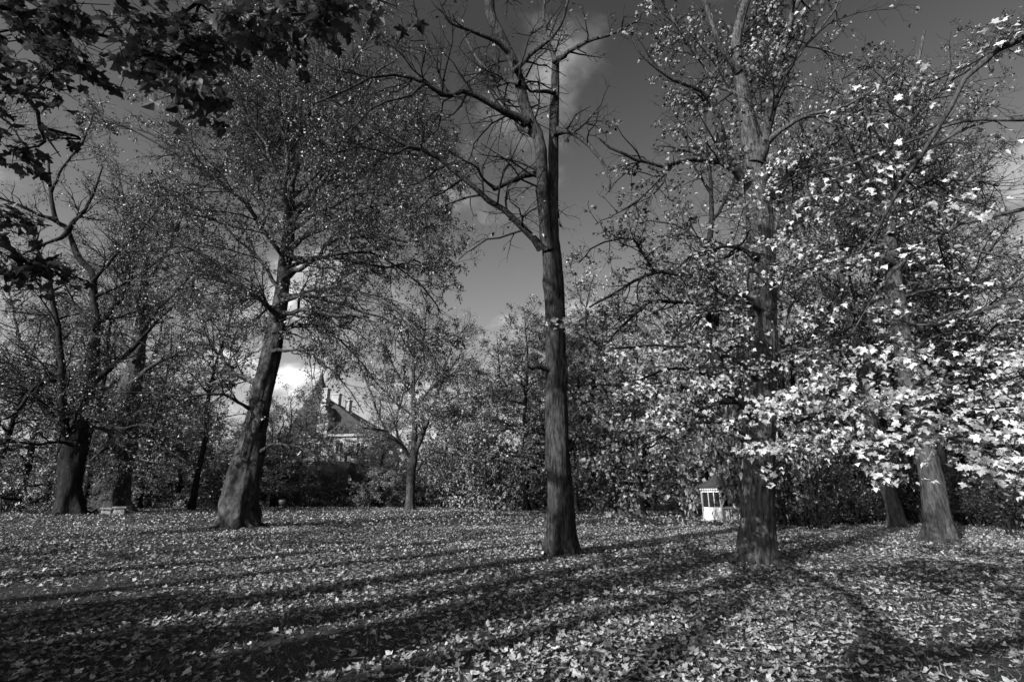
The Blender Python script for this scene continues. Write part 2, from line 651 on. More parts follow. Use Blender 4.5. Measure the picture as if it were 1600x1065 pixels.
# ------------------------------------------------------------------ the ground
def build_ground():
    rad = np.concatenate([[0.0], np.geomspace(0.6, 900, 70)])
    S = 96
    a = np.arange(S) * 2 * pi / S
    X = rad[1:, None] * np.cos(a)[None]
    Y = rad[1:, None] * np.sin(a)[None]
    Z = gz(X, Y)
    v = np.vstack([[[0, 0, 0]], np.stack([X, Y, Z], -1).reshape(-1, 3)])
    k = 1 + np.arange(len(rad) - 2)[:, None] * S
    j, j2 = np.arange(S)[None], ((np.arange(S) + 1) % S)[None]
    q = np.stack([k + j, k + S + j, k + S + j2, k + j2], -1).reshape(-1, 4)
    t = np.stack([np.zeros(S, int), 1 + np.arange(S), 1 + (np.arange(S) + 1) % S], -1)
    o = link('ground', mesh_np('ground', v, [q, t], M['lawn'], smooth=True))
    tag(o, kind='structure')


build_ground()

# ------------------------------------------------------------------ the trees that stand full in view
def trunk_px(t, pts, D, **k):
    """trunk from picture points (x, y, width) at depth D (or a list of depths)"""
    D = np.full(len(pts), D) if np.isscalar(D) else np.interp(np.linspace(0, 1, len(pts)), np.linspace(0, 1, len(D)), D)
    W = [at(x, y, d) for (x, y, w), d in zip(pts, D)]
    W[0] = np.array([W[0][0], W[0][1], gz(W[0][0], W[0][1]) - 0.03])
    R = [0.445 * w * px_m(p) for (x, y, w), p in zip(pts, W)]
    return t.trunk(W, R, **k)


# --- the leaning beech on the left
D = 26.9
b = on_ground(372, 824)
t = Tree('beech_tree', 'big leaning beech with folded swollen trunk foot, left of the picture', b, 3, 'bark_beech', 'twig', 'leaf_beech')
trunk_px(t, [(371, 824, 58), (373, 808, 54), (376, 780, 53), (383, 735, 47), (393, 690, 42), (403, 650, 38), (412, 600, 33), (424, 550, 30), (433, 500, 27),
             (441, 450, 24), (447, 400, 21), (452, 350, 17), (455, 300, 12), (458, 250, 8), (461, 180, 5), (463, 110, 3)], [D, D + 0.5], S=64, K=90,
         flare=0.5, flare_h=0.8, ridges=6, lump=0.09, relief=0.02, roots=6, burls=((1.2, 0.4, 0.22, 0.4), (2.6, 5.9, 0.2, 0.35), (0.7, 4.2, 0.18, 0.3), (3.6, 4.0, 0.12, 0.3), (5.0, 5.2, 0.1, 0.3)))
for pts, w0, w1, D1 in [
    ([(438, 492), (452, 488), (475, 484), (500, 487), (527, 495), (560, 494), (600, 515), (650, 560)], 9, 2, 23),
    ([(441, 462), (470, 463), (515, 470), (550, 480), (590, 492), (640, 520), (685, 565)], 7, 2, 25),
    ([(431, 522), (443, 512), (465, 507), (490, 507), (510, 515), (545, 545), (590, 600)], 7, 2, 30),
    ([(423, 550), (450, 546), (480, 551), (505, 568), (520, 580), (545, 610), (568, 645)], 5, 1.5, 24),
    ([(446, 432), (470, 420), (490, 405), (520, 375), (560, 365), (600, 370), (660, 390), (703, 432)], 9, 2, 24),
    ([(449, 402), (490, 402), (540, 406), (600, 415), (655, 410), (695, 440)], 8, 2, 29),
    ([(451, 385), (480, 370), (520, 345), (560, 330), (620, 318), (690, 345)], 8, 2, 22),
    ([(452, 352), (470, 330), (490, 300), (515, 250), (540, 200), (585, 120), (620, 90)], 9, 2, 23),
    ([(443, 410), (438, 396), (413, 358), (378, 313), (343, 289), (279, 244), (200, 200), (90, 140)], 9, 2, 21),
    ([(452, 345), (446, 300), (450, 250), (440, 180), (425, 90), (400, 10)], 10, 2, 24),
    ([(431, 500), (421, 483), (396, 460), (339, 415), (300, 387), (230, 350), (140, 300)], 9, 2, 22),
    ([(408, 602), (390, 592), (365, 580), (345, 560), (335, 545), (318, 522), (270, 505)], 11, 2, 31),
    ([(398, 640), (379, 632), (355, 618), (331, 615), (270, 618), (203, 611), (162, 623)], 6, 2, 23),
    ([(409, 704), (418, 699), (428, 694), (450, 694), (472, 700), (500, 715)], 6, 2, 24),
    ([(453, 330), (430, 260), (395, 190), (340, 120), (280, 60)], 7, 2, 22),
    ([(454, 310), (420, 240), (365, 180), (290, 130), (230, 90)], 6, 2, 27),
    ([(455, 290), (475, 220), (490, 140), (500, 50), (505, -20)], 6, 2, 26),
    ([(456, 280), (500, 200), (555, 150), (615, 120), (660, 150)], 6, 2, 30),
    ([(455, 300), (440, 230), (400, 140), (360, 60), (340, -20)], 5, 2, 32),
    ([(450, 370), (420, 330), (370, 280), (300, 230), (240, 210)], 6, 2, 31),
    ([(452, 345), (500, 310), (560, 270), (620, 240), (670, 250), (690, 290)], 7, 2, 27),
    ([(453, 330), (510, 280), (580, 215), (640, 190), (690, 220)], 6, 2, 33),
    ([(435, 500), (410, 470), (350, 440), (280, 430), (200, 440)], 6, 2, 33),
    ([(440, 455), (400, 400), (340, 350), (270, 320), (180, 270)], 6, 2, 26),
    ([(452, 360), (520, 320), (590, 300), (660, 330), (700, 395)], 6, 2, 20),
    ([(446, 420), (520, 400), (590, 400), (650, 440), (692, 490)], 6, 2, 31),
    ([(440, 470), (510, 450), (580, 460), (640, 500), (670, 560)], 6, 2, 21),
    ([(455, 310), (530, 240), (610, 225), (670, 270), (702, 335)], 6, 2, 25),
    ([(458, 240), (430, 150), (400, 80), (380, 0)], 5, 2, 28),
    ([(458, 230), (520, 140), (570, 70), (600, 0)], 5, 2, 25),
]:
    t.limb_px(pts, w0, w1, D, D1, wob=0.035)
lv = t.branch_out([
    dict(dens=2.0, t0=0.12, lr=(0.22, 0.42), lmin=1.0, lmax=4.0, ang=(25, 60), K=6, jit=0.16, grav=-0.02, rr=0.55, rmax=0.05, rmin=0.014, S=4),
    dict(dens=2.9, t0=0.1, lr=(0.35, 0.6), lmin=0.6, lmax=2.0, ang=(30, 65), K=4, jit=0.18, grav=-0.09, rr=0.6, rmin=0.013),
    dict(dens=3.6, t0=0.1, lr=(0.4, 0.65), lmin=0.35, lmax=0.9, ang=(30, 65), K=2, jit=0.2, grav=-0.25, rr=0.6, rmin=0.0085)], (1, 2))
t.leaves(lv[1:], 11.5, 0.13, up=0.5, spread=0.06, skew=2.2, clump=0.45)
t.finish_twigs()
print('beech', len(lv[1][0]))

# --- the bare tall tree in the middle
D = 15.35
b = on_ground(877, 866)
t = Tree('ash_tree', 'tall nearly bare tree in the middle with long straight trunk and forked top', b, 4, 'bark_ash', 'twig_dark', 'leaf_mid')
trunk_px(t, [(877, 866, 47), (877, 845, 46), (876, 800, 45), (874, 750, 42), (871, 700, 40), (869, 650, 39), (868, 600, 37), (868, 550, 36), (868, 500, 36),
             (866, 450, 34), (862, 400, 32), (860, 370, 29), (861, 330, 25), (863, 280, 21), (865, 220, 17), (867, 150, 15), (868, 92, 12)], [D, D + 0.3],
         S=64, K=100, flare=0.62, flare_h=0.45, ridges=6, lump=0.04, relief=0.032, roots=6, burls=((5.2, 3.0, 0.22, 0.45), (3.9, 3.3, 0.12, 0.3), (8.2, 0.2, 0.18, 0.3), (9.9, 0.3, 0.15, 0.25), (6.8, 4.6, 0.14, 0.3)))
L = t.limb_px
L([(858, 392), (851, 350), (846, 300), (847, 270), (843, 219), (822, 174), (808, 114), (788, 70), (769, 30), (764, 0), (760, -60)], 20, 15, D, 14.0, wob=0.006, S=12, K=20)
L([(846, 388), (830, 368), (798, 338), (768, 312), (739, 293), (699, 254), (664, 234), (634, 229), (590, 204), (550, 174), (490, 140)], 12, 3, D, 12.5)
L([(822, 190), (800, 180), (783, 174), (749, 152), (719, 144), (699, 152), (674, 139), (639, 119), (600, 117), (555, 134), (495, 160)], 12, 3, 14.6, 11.5)
L([(704, 153), (690, 130), (680, 100), (665, 60), (650, 25), (640, -20)], 6, 3, 13.2, 12)
L([(870, 205), (885, 205), (900, 211), (918, 224), (935, 246), (950, 272), (952, 300)], 11, 3, D, 13.5)
L([(846, 272), (825, 273), (800, 283), (785, 290), (771, 296)], 10, 6, D, 14.2, leafy=False)
L([(774, 295), (755, 280), (745, 262), (725, 250), (700, 235)], 5, 2, 14.3, 13)
L([(803, 112), (820, 95), (835, 80), (858, 62), (878, 35), (890, -10)], 8, 4, 14.3, 13)
L([(866, 144), (850, 143), (838, 143), (826, 141), (815, 120)], 7, 3, D, 14.5)
L([(868, 95), (880, 88), (893, 78), (925, 62), (960, 52), (1000, 30)], 9, 3, D, 13)
L([(868, 95), (860, 75), (853, 55), (850, 30), (852, -20)], 8, 4, D, 15.8)
L([(795, 80), (770, 62), (735, 48), (700, 30), (680, -10)], 8, 4, 14, 12.5)
L([(812, 130), (790, 125), (760, 108), (735, 75), (720, 30)], 7, 3, 14.3, 15.5)
L([(838, 215), (815, 200), (790, 165), (772, 130), (765, 95)], 8, 3, 14.7, 17)
L([(640, 229), (615, 240), (590, 235), (560, 230), (520, 240)], 4, 2, 13.2, 12)
L([(660, 133), (640, 150), (600, 160), (570, 180), (540, 215)], 5, 2, 12.6, 11.5)
L([(868, 580), (852, 576), (840, 572), (827, 575)], 11, 6, D, D - 0.5, leafy=False, K=8, wob=0.05)
L([(878, 560), (886, 575), (884, 590)], 4, 2, D - 0.4, D - 0.8, leafy=False, K=6)
lv = t.branch_out([
    dict(dens=2.6, t0=0.12, lr=(0.25, 0.5), lmin=0.6, lmax=2.6, ang=(35, 75), K=7, jit=0.24, grav=0.02, rr=0.5, rmax=0.04, rmin=0.012, S=5),
    dict(dens=3.2, t0=0.1, lr=(0.35, 0.6), lmin=0.4, lmax=1.3, ang=(30, 75), K=5, jit=0.28, grav=-0.02, rr=0.6, rmin=0.007, S=3),
    dict(dens=5.0, t0=0.1, lr=(0.4, 0.7), lmin=0.25, lmax=0.65, ang=(30, 75), K=3, jit=0.3, grav=-0.05, rr=0.6, rmin=0.0045, S=3)], (2,))
t.leaves(lv, 0.22, 0.13, up=0.1, spread=0.05, droop=1.0)
t.finish_twigs()

# --- the maple right of the middle
D = 13.49
b = on_ground(1182, 879)
t = Tree('maple_tree', 'stout maple trunk dappled by leaf shadows, right of the middle', b, 5, 'bark_rough', 'twig_dark', 'leaf_mid')
trunk_px(t, [(1182, 879, 56), (1182, 860, 56), (1183, 820, 55), (1184, 780, 53), (1186, 730, 51), (1188, 680, 49), (1190, 620, 47), (1191, 560, 46), (1191, 500, 45),
             (1190, 450, 44), (1189, 400, 44), (1187, 350, 44), (1183, 300, 42), (1180, 262, 40), (1174, 225, 33), (1167, 180, 24), (1158, 130, 20), (1152, 95, 19),
             (1151, 60, 18), (1160, 20, 15), (1178, -30, 10)], [D, D + 0.2], S=64, K=100, flare=0.42, flare_h=0.35, ridges=6, lump=0.035, relief=0.032, roots=6, burls=((3.2, 4.4, 0.14, 0.35), (5.6, 5.3, 0.12, 0.3), (6.9, 3.4, 0.16, 0.3)))
L = t.limb_px
L([(1182, 255), (1190, 235), (1196, 215), (1204, 174), (1214, 114), (1229, 50), (1250, -5)], 20, 9, D - 0.1, 12.5, S=10)
L([(1160, 275), (1139, 261), (1124, 251), (1100, 249), (1070, 251), (1030, 259), (1000, 249), (965, 238), (935, 215)], 14, 3, D - 0.2, 11.5)
L([(1133, 258), (1129, 225), (1124, 195), (1108, 155), (1090, 139), (1045, 120), (1005, 90), (990, 60)], 11, 3, 13.0, 11.0)
L([(1052, 257), (1035, 275), (1018, 292), (990, 318), (960, 335), (930, 350)], 6, 2, 12.4, 11.6)
L([(1154, 110), (1138, 92), (1122, 65), (1110, 30), (1098, -10)], 10, 6, D, 12.6)
L([(1195, 225), (1225, 200), (1260, 180), (1300, 172), (1350, 150), (1400, 110)], 9, 3, 13.2, 11)
L([(1213, 120), (1240, 95), (1270, 60), (1300, 20), (1320, -20)], 6, 3, 12.8, 14)
L([(1152, 75), (1170, 55), (1200, 20), (1220, -20)], 7, 4, D, 15)
L([(1185, 330), (1215, 290), (1250, 262), (1300, 255), (1350, 235)], 8, 3, D, 15.5)
L([(1180, 400), (1150, 385), (1115, 388), (1080, 400), (1050, 425)], 9, 3, D - 0.2, 11.5)
L([(1172, 470), (1150, 460), (1120, 470), (1085, 495), (1050, 530)], 8, 3, D - 0.2, 11)
L([(1176, 640), (1150, 628), (1120, 630), (1090, 640), (1060, 650)], 10, 4, D - 0.2, 11.8)
L([(1200, 560), (1235, 545), (1275, 550), (1310, 570)], 7, 3, D, 12)
L([(1165, 160), (1185, 130), (1195, 80), (1190, 30)], 7, 3, D, 16)
L([(1158, 150), (1120, 130), (1070, 60), (1040, 10)], 7, 3, D + 0.1, 16)
lv = t.branch_out([
    dict(dens=2.8, t0=0.1, lr=(0.28, 0.5), lmin=0.8, lmax=2.6, ang=(30, 70), K=7, jit=0.22, grav=0.03, rr=0.5, rmax=0.035, rmin=0.011, S=5),
    dict(dens=3.6, t0=0.1, lr=(0.35, 0.6), lmin=0.4, lmax=1.3, ang=(30, 70), K=4, jit=0.24, grav=-0.02, rr=0.6, rmin=0.007, S=3),
    dict(dens=3.6, t0=0.1, lr=(0.4, 0.65), lmin=0.25, lmax=0.7, ang=(30, 70), K=2, jit=0.26, grav=-0.06, rr=0.6, rmin=0.0045, S=3)], (2,))
t.leaves(lv, 6.5, 0.115, t_diamond(0.95, 0.2), up=0.35, clump=0.4, spread=0.06, droop=0.7)
t.finish_twigs()
t.tw = []
MAPLE = t

# --- two leaning trunks at the right
D = 18.57
b = on_ground(1470, 849)
t = Tree('lime_tree', 'pale thick trunk leaning left under the bright leaves at the right', b, 6, 'bark', 'twig_dark', 'leaf_mid')
trunk_px(t, [(1470, 849, 42), (1467, 820, 38), (1460, 780, 36), (1453, 735, 34), (1441, 690, 32), (1432, 650, 30), (1423, 610, 28), (1414, 560, 27), (1405, 500, 26),
             (1398, 450, 25), (1393, 400, 22), (1388, 360, 17), (1380, 325, 13), (1368, 300, 11), (1356, 268, 9), (1350, 230, 7), (1352, 180, 5), (1350, 120, 3)], [D, D + 0.4],
         S=48, K=70, flare=0.6, flare_h=0.45, ridges=5, lump=0.045, relief=0.02, roots=5)
L = t.limb_px
L([(1390, 365), (1397, 330), (1401, 290), (1408, 250), (1420, 190), (1430, 120), (1445, 50)], 13, 4, D, 17)
L([(1397, 400), (1425, 385), (1450, 372), (1480, 375), (1520, 390), (1570, 400)], 7, 3, D, 16)
L([(1392, 410), (1370, 400), (1345, 385), (1310, 388), (1280, 400)], 8, 3, D, 16.5)
L([(1400, 470), (1440, 455), (1490, 448), (1540, 440), (1590, 430)], 7, 3, D, 20)
L([(1390, 350), (1350, 320), (1310, 300), (1280, 300), (1250, 310)], 7, 3, D, 20)
L([(1405, 280), (1440, 240), (1490, 210), (1540, 190), (1600, 180)], 7, 3, 18.2, 16)
L([(1360, 280), (1330, 240), (1300, 180), (1280, 120)], 7, 3, D, 17)
L([(1400, 300), (1445, 290), (1500, 280), (1560, 290)], 6, 3, 18.2, 21)
L([(1352, 200), (1320, 150), (1300, 80)], 5, 3, D, 21)
L([(1420, 190), (1470, 140), (1530, 100), (1600, 60)], 5, 3, 17.5, 18)
L([(1412, 560), (1450, 530), (1500, 520), (1560, 530)], 6, 3, D, 20)
lv = t.branch_out([
    dict(dens=2.4, t0=0.1, lr=(0.28, 0.5), lmin=0.8, lmax=3.2, ang=(30, 65), K=6, jit=0.2, grav=0.02, rr=0.5, rmax=0.04, rmin=0.012, S=4),
    dict(dens=3.2, t0=0.1, lr=(0.35, 0.6), lmin=0.5, lmax=1.6, ang=(30, 70), K=4, jit=0.22, grav=-0.03, rr=0.6, rmin=0.008, S=3),
    dict(dens=3.4, t0=0.1, lr=(0.4, 0.65), lmin=0.3, lmax=0.8, ang=(30, 70), K=2, jit=0.25, grav=-0.08, rr=0.6, rmin=0.005, S=3)], (2,))
t.leaves(lv, 8.0, 0.115, up=0.4, spread=0.06, droop=0.5, clump=0.4)
t.finish_twigs()

D = 26.48
b = on_ground(1403, 824)
t = Tree('lime_tree', 'slimmer pale trunk leaning left behind the thick leaning trunk at the right', b, 7, 'bark', 'twig_dark', 'leaf_mid')
trunk_px(t, [(1404, 824, 27), (1400, 805, 25), (1394, 785, 24), (1385, 755, 23), (1377, 725, 21), (1367, 690, 20), (1358, 645, 19), (1346, 575, 18), (1333, 505, 17),
             (1322, 460, 15), (1312, 415, 12), (1306, 370, 9), (1300, 320, 6), (1300, 250, 3)], [D, D + 0.4], S=36, K=50, flare=0.55, flare_h=0.5, ridges=5, lump=0.05, relief=0.02, roots=4)
L = t.limb_px
L([(1320, 455), (1300, 440), (1270, 420), (1230, 410), (1190, 420)], 6, 2, D, 24)
L([(1315, 425), (1335, 390), (1350, 340), (1370, 290), (1380, 220)], 6, 2, D, 28)
L([(1308, 380), (1285, 350), (1250, 330), (1210, 300)], 5, 2, D, 29)
L([(1330, 490), (1370, 470), (1420, 470), (1470, 480)], 5, 2, D, 24)
L([(1302, 330), (1330, 280), (1340, 220), (1360, 150)], 4, 2, D, 25)
L([(1300, 300), (1270, 250), (1250, 190), (1230, 130)], 4, 2, D, 27)
L([(1345, 570), (1310, 550), (1270, 540), (1230, 550)], 5, 2, D, 24)
L([(1350, 600), (1390, 580), (1440, 580), (1500, 590)], 5, 2, D, 28)
L([(1302, 340), (1350, 310), (1420, 280), (1480, 270)], 4, 2, D, 30)
lv = t.branch_out([
    dict(dens=2.4, t0=0.1, lr=(0.28, 0.5), lmin=1.0, lmax=4.0, ang=(30, 65), K=6, jit=0.2, grav=0.02, rr=0.5, rmax=0.04, rmin=0.014, S=4),
    dict(dens=2.8, t0=0.1, lr=(0.35, 0.6), lmin=0.6, lmax=2.0, ang=(30, 70), K=4, jit=0.22, grav=-0.02, rr=0.6, rmin=0.009, S=3),
    dict(dens=3.2, t0=0.1, lr=(0.4, 0.65), lmin=0.35, lmax=0.9, ang=(30, 70), K=2, jit=0.25, grav=-0.06, rr=0.6, rmin=0.006, S=3)], (2,))
t.leaves(lv, 7.5, 0.13, up=0.4, spread=0.07, droop=0.5, clump=0.5)
t.finish_twigs()

# --- the old trees at the left
D = 38.9
b = on_ground(107, 804)
t = Tree('oak_tree', 'old dark oak at the far left whose trunk splits low into crooked limbs', b, 8, 'bark_dark', 'twig_dark', 'leaf_beech')
trunk_px(t, [(106, 804, 40), (107, 780, 37), (110, 750, 35), (113, 722, 35), (117, 695, 34), (126, 662, 22), (135, 632, 18), (142, 601, 16), (146, 560, 15), (150, 505, 13), (147, 464, 10),
             (144, 427, 9), (123, 403, 9), (105, 358, 8), (87, 343, 7), (79, 296, 5), (75, 240, 3)], [D, D + 0.6], S=40, K=60, flare=0.35, flare_h=0.9, ridges=6, lump=0.09, relief=0.03, roots=5)
L = t.limb_px
L([(112, 704), (103, 680), (98, 662), (96, 628), (96, 585), (93, 540), (85, 480), (70, 420), (50, 370)], 20, 3, D, 36)
L([(140, 603), (155, 590), (169, 578), (203, 547), (230, 520), (260, 490), (300, 455)], 12, 2, D, 35)
L([(97, 595), (78, 594), (50, 608), (27, 642), (7, 655), (-40, 670)], 9, 2, D, 33)
L([(96, 590), (70, 594), (37, 595), (0, 589), (-50, 590)], 7, 2, D, 40)
L([(106, 360), (118, 343), (131, 330), (147, 300), (160, 260)], 8, 2, D, 37)
L([(106, 361), (95, 372), (80, 377), (60, 385), (30, 400)], 8, 2, D, 38)
L([(88, 344), (60, 335), (30, 320), (0, 309), (-40, 290)], 6, 2, D, 36)
L([(148, 510), (170, 490), (195, 455), (210, 410), (215, 350)], 8, 2, D, 42)
L([(132, 645), (160, 660), (190, 668), (230, 664), (270, 672)], 8, 2, D, 34)
L([(118, 695), (90, 690), (60, 694), (20, 690), (-20, 700)], 6, 2, D, 33)
L([(149, 515), (120, 480), (90, 460), (50, 450), (10, 470)], 7, 2, D, 44)
L([(100, 660), (70, 640), (40, 560), (20, 480), (0, 420)], 8, 2, D, 43)
L([(80, 300), (100, 260), (130, 220), (150, 170)], 4, 2, D, 36)
L([(78, 290), (50, 250), (20, 200), (-10, 160)], 4, 2, D, 40)
L([(145, 440), (180, 400), (230, 350), (260, 300)], 6, 2, D, 37)
L([(147, 465), (200, 440), (260, 400), (310, 390)], 5, 2, D, 42)
lv = t.branch_out([
    dict(dens=1.8, t0=0.1, lr=(0.28, 0.5), lmin=1.2, lmax=5.0, ang=(30, 70), K=6, jit=0.22, grav=0.03, rr=0.5, rmax=0.07, rmin=0.022, S=4),
    dict(dens=2.2, t0=0.1, lr=(0.35, 0.6), lmin=0.8, lmax=2.4, ang=(30, 70), K=4, jit=0.24, grav=-0.02, rr=0.6, rmin=0.013, S=3),
    dict(dens=2.6, t0=0.1, lr=(0.4, 0.65), lmin=0.5, lmax=1.2, ang=(30, 70), K=2, jit=0.25, grav=-0.05, rr=0.6, rmin=0.008, S=3)], (2,))
t.leaves(lv, 6.0, 0.16, up=0.5, spread=0.09, clump=0.6, skew=2.2)
t.finish_twigs()

D = 44.0
b = at(172, 797, D)
b[2] = gz(b[0], b[1])
t = Tree('oak_tree', 'massive trunk beside the two stone blocks, sunlit left and dark right', b, 9, 'bark_rough', 'twig', 'leaf_mid')
trunk_px(t, [(171, 800, 56), (173, 785, 54), (176, 765, 50), (180, 740, 46), (186, 700, 43), (195, 650, 37), (205, 600, 31), (214, 555, 25), (222, 500, 18), (226, 430, 11), (226, 370, 6), (228, 310, 3)],
         [D, D + 1], S=40, K=50, flare=0.45, flare_h=0.9, ridges=6, lump=0.07, relief=0.03, roots=5)
L = t.limb_px
for pts, D1 in [([(190, 690), (160, 670), (130, 668), (90, 680)], 41), ([(193, 660), (230, 640), (270, 640), (310, 655)], 42), ([(205, 600), (240, 570), (280, 555), (320, 560)], 46),
                ([(212, 565), (185, 530), (150, 510), (110, 500)], 47), ([(218, 520), (250, 480), (290, 440), (320, 400)], 45), ([(222, 490), (195, 440), (160, 400), (130, 380)], 43),
                ([(225, 440), (255, 400), (280, 350), (290, 300)], 47), ([(226, 400), (205, 350), (190, 300), (180, 250)], 45), ([(190, 690), (220, 690), (255, 700), (290, 720)], 41),
                ([(188, 690), (200, 705), (215, 715), (240, 722)], 40), ([(186, 700), (165, 700), (150, 712), (140, 722)], 40.5)]:
    L(pts, 9, 2, D, D1)
lv = t.branch_out([
    dict(dens=1.7, t0=0.1, lr=(0.3, 0.55), lmin=1.5, lmax=5.5, ang=(30, 70), K=5, jit=0.2, grav=0.0, rr=0.5, rmax=0.07, rmin=0.025, S=3),
    dict(dens=2.2, t0=0.1, lr=(0.35, 0.6), lmin=1.0, lmax=2.6, ang=(30, 70), K=4, jit=0.22, grav=-0.05, rr=0.6, rmin=0.014, S=3),
    dict(dens=2.4, t0=0.1, lr=(0.4, 0.65), lmin=0.5, lmax=1.3, ang=(30, 70), K=2, jit=0.2, grav=-0.08, rr=0.6, rmin=0.009, S=3)], (2,))
t.leaves(lv, 8.0, 0.18, up=0.6, spread=0.12, clump=0.6)
t.finish_twigs()

# --- the V-forked tree on the far side of the lawn
D = 52.8
b = on_ground(640, 796)
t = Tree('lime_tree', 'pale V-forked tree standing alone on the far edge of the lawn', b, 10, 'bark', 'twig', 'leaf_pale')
trunk_px(t, [(640, 796, 15), (641, 770, 14.5), (643, 735, 15), (647, 705, 15), (648, 670, 8), (646, 630, 7.5), (646, 580, 6), (648, 530, 4), (648, 490, 2)], D, S=20, K=36, flare=0.5, flare_h=0.5, ridges=5, lump=0.04)
L = t.limb_px
L([(648, 712), (658, 685), (668, 655), (680, 625), (691, 595), (705, 575), (722, 552)], 9, 2, D, 51)
L([(644, 715), (630, 700), (615, 685), (603, 672), (590, 645), (580, 610)], 7, 2, D, 50)
L([(634, 702), (622, 680), (620, 650), (632, 610), (630, 570)], 5, 2, D, 55)
L([(650, 738), (665, 715), (680, 705), (700, 706), (720, 712)], 4, 1.5, D, 50)
L([(647, 620), (625, 590), (610, 560), (600, 530)], 4, 1.5, D, 51)
L([(647, 600), (665, 570), (680, 540), (690, 515)], 4, 1.5, D, 55)
L([(680, 625), (700, 625), (720, 615), (745, 610)], 4, 1.5, 51.6, 49)
L([(647, 560), (630, 530), (625, 505)], 3, 1.5, D, 52)
L([(603, 672), (585, 670), (565, 668)], 4, 1.5, 50.6, 49)
L([(646, 650), (620, 630), (590, 600), (565, 570)], 4, 1.5, D, 56)
L([(648, 640), (680, 600), (715, 585), (745, 590)], 4, 1.5, D, 56)
L([(646, 580), (660, 540), (665, 500), (660, 470)], 4, 1.5, D, 54)
L([(647, 540), (630, 510), (610, 490), (590, 500)], 3, 1.5, D, 50)
L([(691, 595), (700, 560), (715, 525), (735, 505)], 4, 1.5, 51.4, 53)
L([(580, 615), (570, 590), (560, 560), (565, 530)], 3, 1.5, 50, 52)
lv = t.branch_out([
    dict(dens=2.4, t0=0.12, lr=(0.3, 0.55), lmin=1.0, lmax=4.0, ang=(25, 60), K=5, jit=0.18, grav=0.04, rr=0.5, rmax=0.05, rmin=0.022, S=3),
    dict(dens=2.8, t0=0.1, lr=(0.35, 0.6), lmin=0.8, lmax=2.2, ang=(25, 60), K=4, jit=0.2, grav=0.02, rr=0.6, rmin=0.014, S=3),
    dict(dens=2.4, t0=0.1, lr=(0.35, 0.6), lmin=0.4, lmax=0.9, ang=(25, 60), K=2, jit=0.2, grav=0.0, rr=0.6, rmin=0.009, S=3)], (2,))
t.leaves(lv, 9.0, 0.14, up=0.4, spread=0.2, clump=0.7)
t.finish_twigs()

# ------------------------------------------------------------------ trees behind: a few kinds, each copy a tree of its own
def copy_tree(root, loc, rz, sc_, label, group=None):
    r = root.copy()
    COL.objects.link(r)
    r.location = tuple(float(c) for c in loc)
    r.rotation_euler = (0, 0, rz)
    r.scale = (sc_[0], sc_[0], sc_[1])
    r['label'] = label
    if group:
        r['group'] = group
    for ch in root.children:
        c = ch.copy()
        COL.objects.link(c)
        c.parent = r
    return r


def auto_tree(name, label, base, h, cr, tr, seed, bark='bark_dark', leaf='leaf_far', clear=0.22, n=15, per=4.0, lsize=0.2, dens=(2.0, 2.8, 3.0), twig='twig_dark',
              up=(10, 55), droop=0.4, group=None, flat=0.5, tpl=None, lean=(0, 0), drop=None):
    t = Tree(name, label, base, seed, bark, twig, leaf, group)
    rng = t.rng
    b = t.base
    pts = [b + np.array([0, 0, 0]), b + np.array([lean[0] * 0.1, lean[1] * 0.1, h * 0.1])]
    for k in range(2, 9):
        f = k / 8.0 * 0.92
        pts.append(b + np.array([lean[0] * f + rng.normal() * 0.02 * h * f, lean[1] * f + rng.normal() * 0.02 * h * f, h * f]))
    rad = [tr * (1 - 0.93 * (i / 8) ** 0.9) for i in range(9)]
    P, R = t.trunk(pts, rad, S=14, K=26, flare=0.5, flare_h=0.5)
    for i in range(n):
        f = clear + (0.95 - clear) * (i + rng.random()) / n
        k = f * (len(P) - 1)
        p = P[int(k)]
        az = i * 2.4 + rng.uniform(-0.5, 0.5)
        g = (f - clear) / (1 - clear)
        ln = cr * (0.55 + 0.6 * sin(pi * min(1, 0.25 + 0.75 * g))) * rng.uniform(0.75, 1.1)
        el = radians(up[0] + (up[1] - up[0]) * g + rng.uniform(-8, 8))
        d = np.array([cos(az) * cos(el), sin(az) * cos(el), sin(el)])
        q = [p, p + d * ln * 0.3 + np.array([0, 0, 0.03 * ln]), p + d * ln * 0.65 + rng.normal(size=3) * 0.05 * ln, p + d * ln + np.array([0, 0, -0.12 * ln]) + rng.normal(size=3) * 0.07 * ln]
        t.limb(q, R[int(k)] * 0.5, 0.02, S=5, K=14, wob=0.05)
    lv = t.branch_out([
        dict(dens=dens[0], t0=0.15, lr=(0.3, 0.55), lmin=0.8, lmax=4, ang=(30, 65), K=5, jit=0.2, grav=0.02, rr=0.5, rmax=0.06, rmin=0.02, S=3),
        dict(dens=dens[1], t0=0.1, lr=(0.3, 0.6), lmin=0.6, lmax=2.2, ang=(30, 65), K=4, jit=0.2, grav=-0.02, rr=0.6, rmin=0.012, S=3),
        dict(dens=dens[2], t0=0.1, lr=(0.4, 0.7), lmin=0.4, lmax=1.1, ang=(30, 65), K=2, jit=0.2, grav=-0.04, rr=0.6, rmin=0.008, S=3)], (2,))
    t.leaves(lv, per * 1.5, lsize, tpl, up=flat, spread=0.11, droop=droop, clump=0.7, drop=drop, skew=1.1)
    t.finish_twigs()
    return t


def gp(x, D):
    """ground point under picture column x, D metres ahead"""
    p = at(x, 790, D)
    p[2] = gz(p[0], p[1])
    return p


BGG = 'trees on the far side of the lawn'
protos = {}
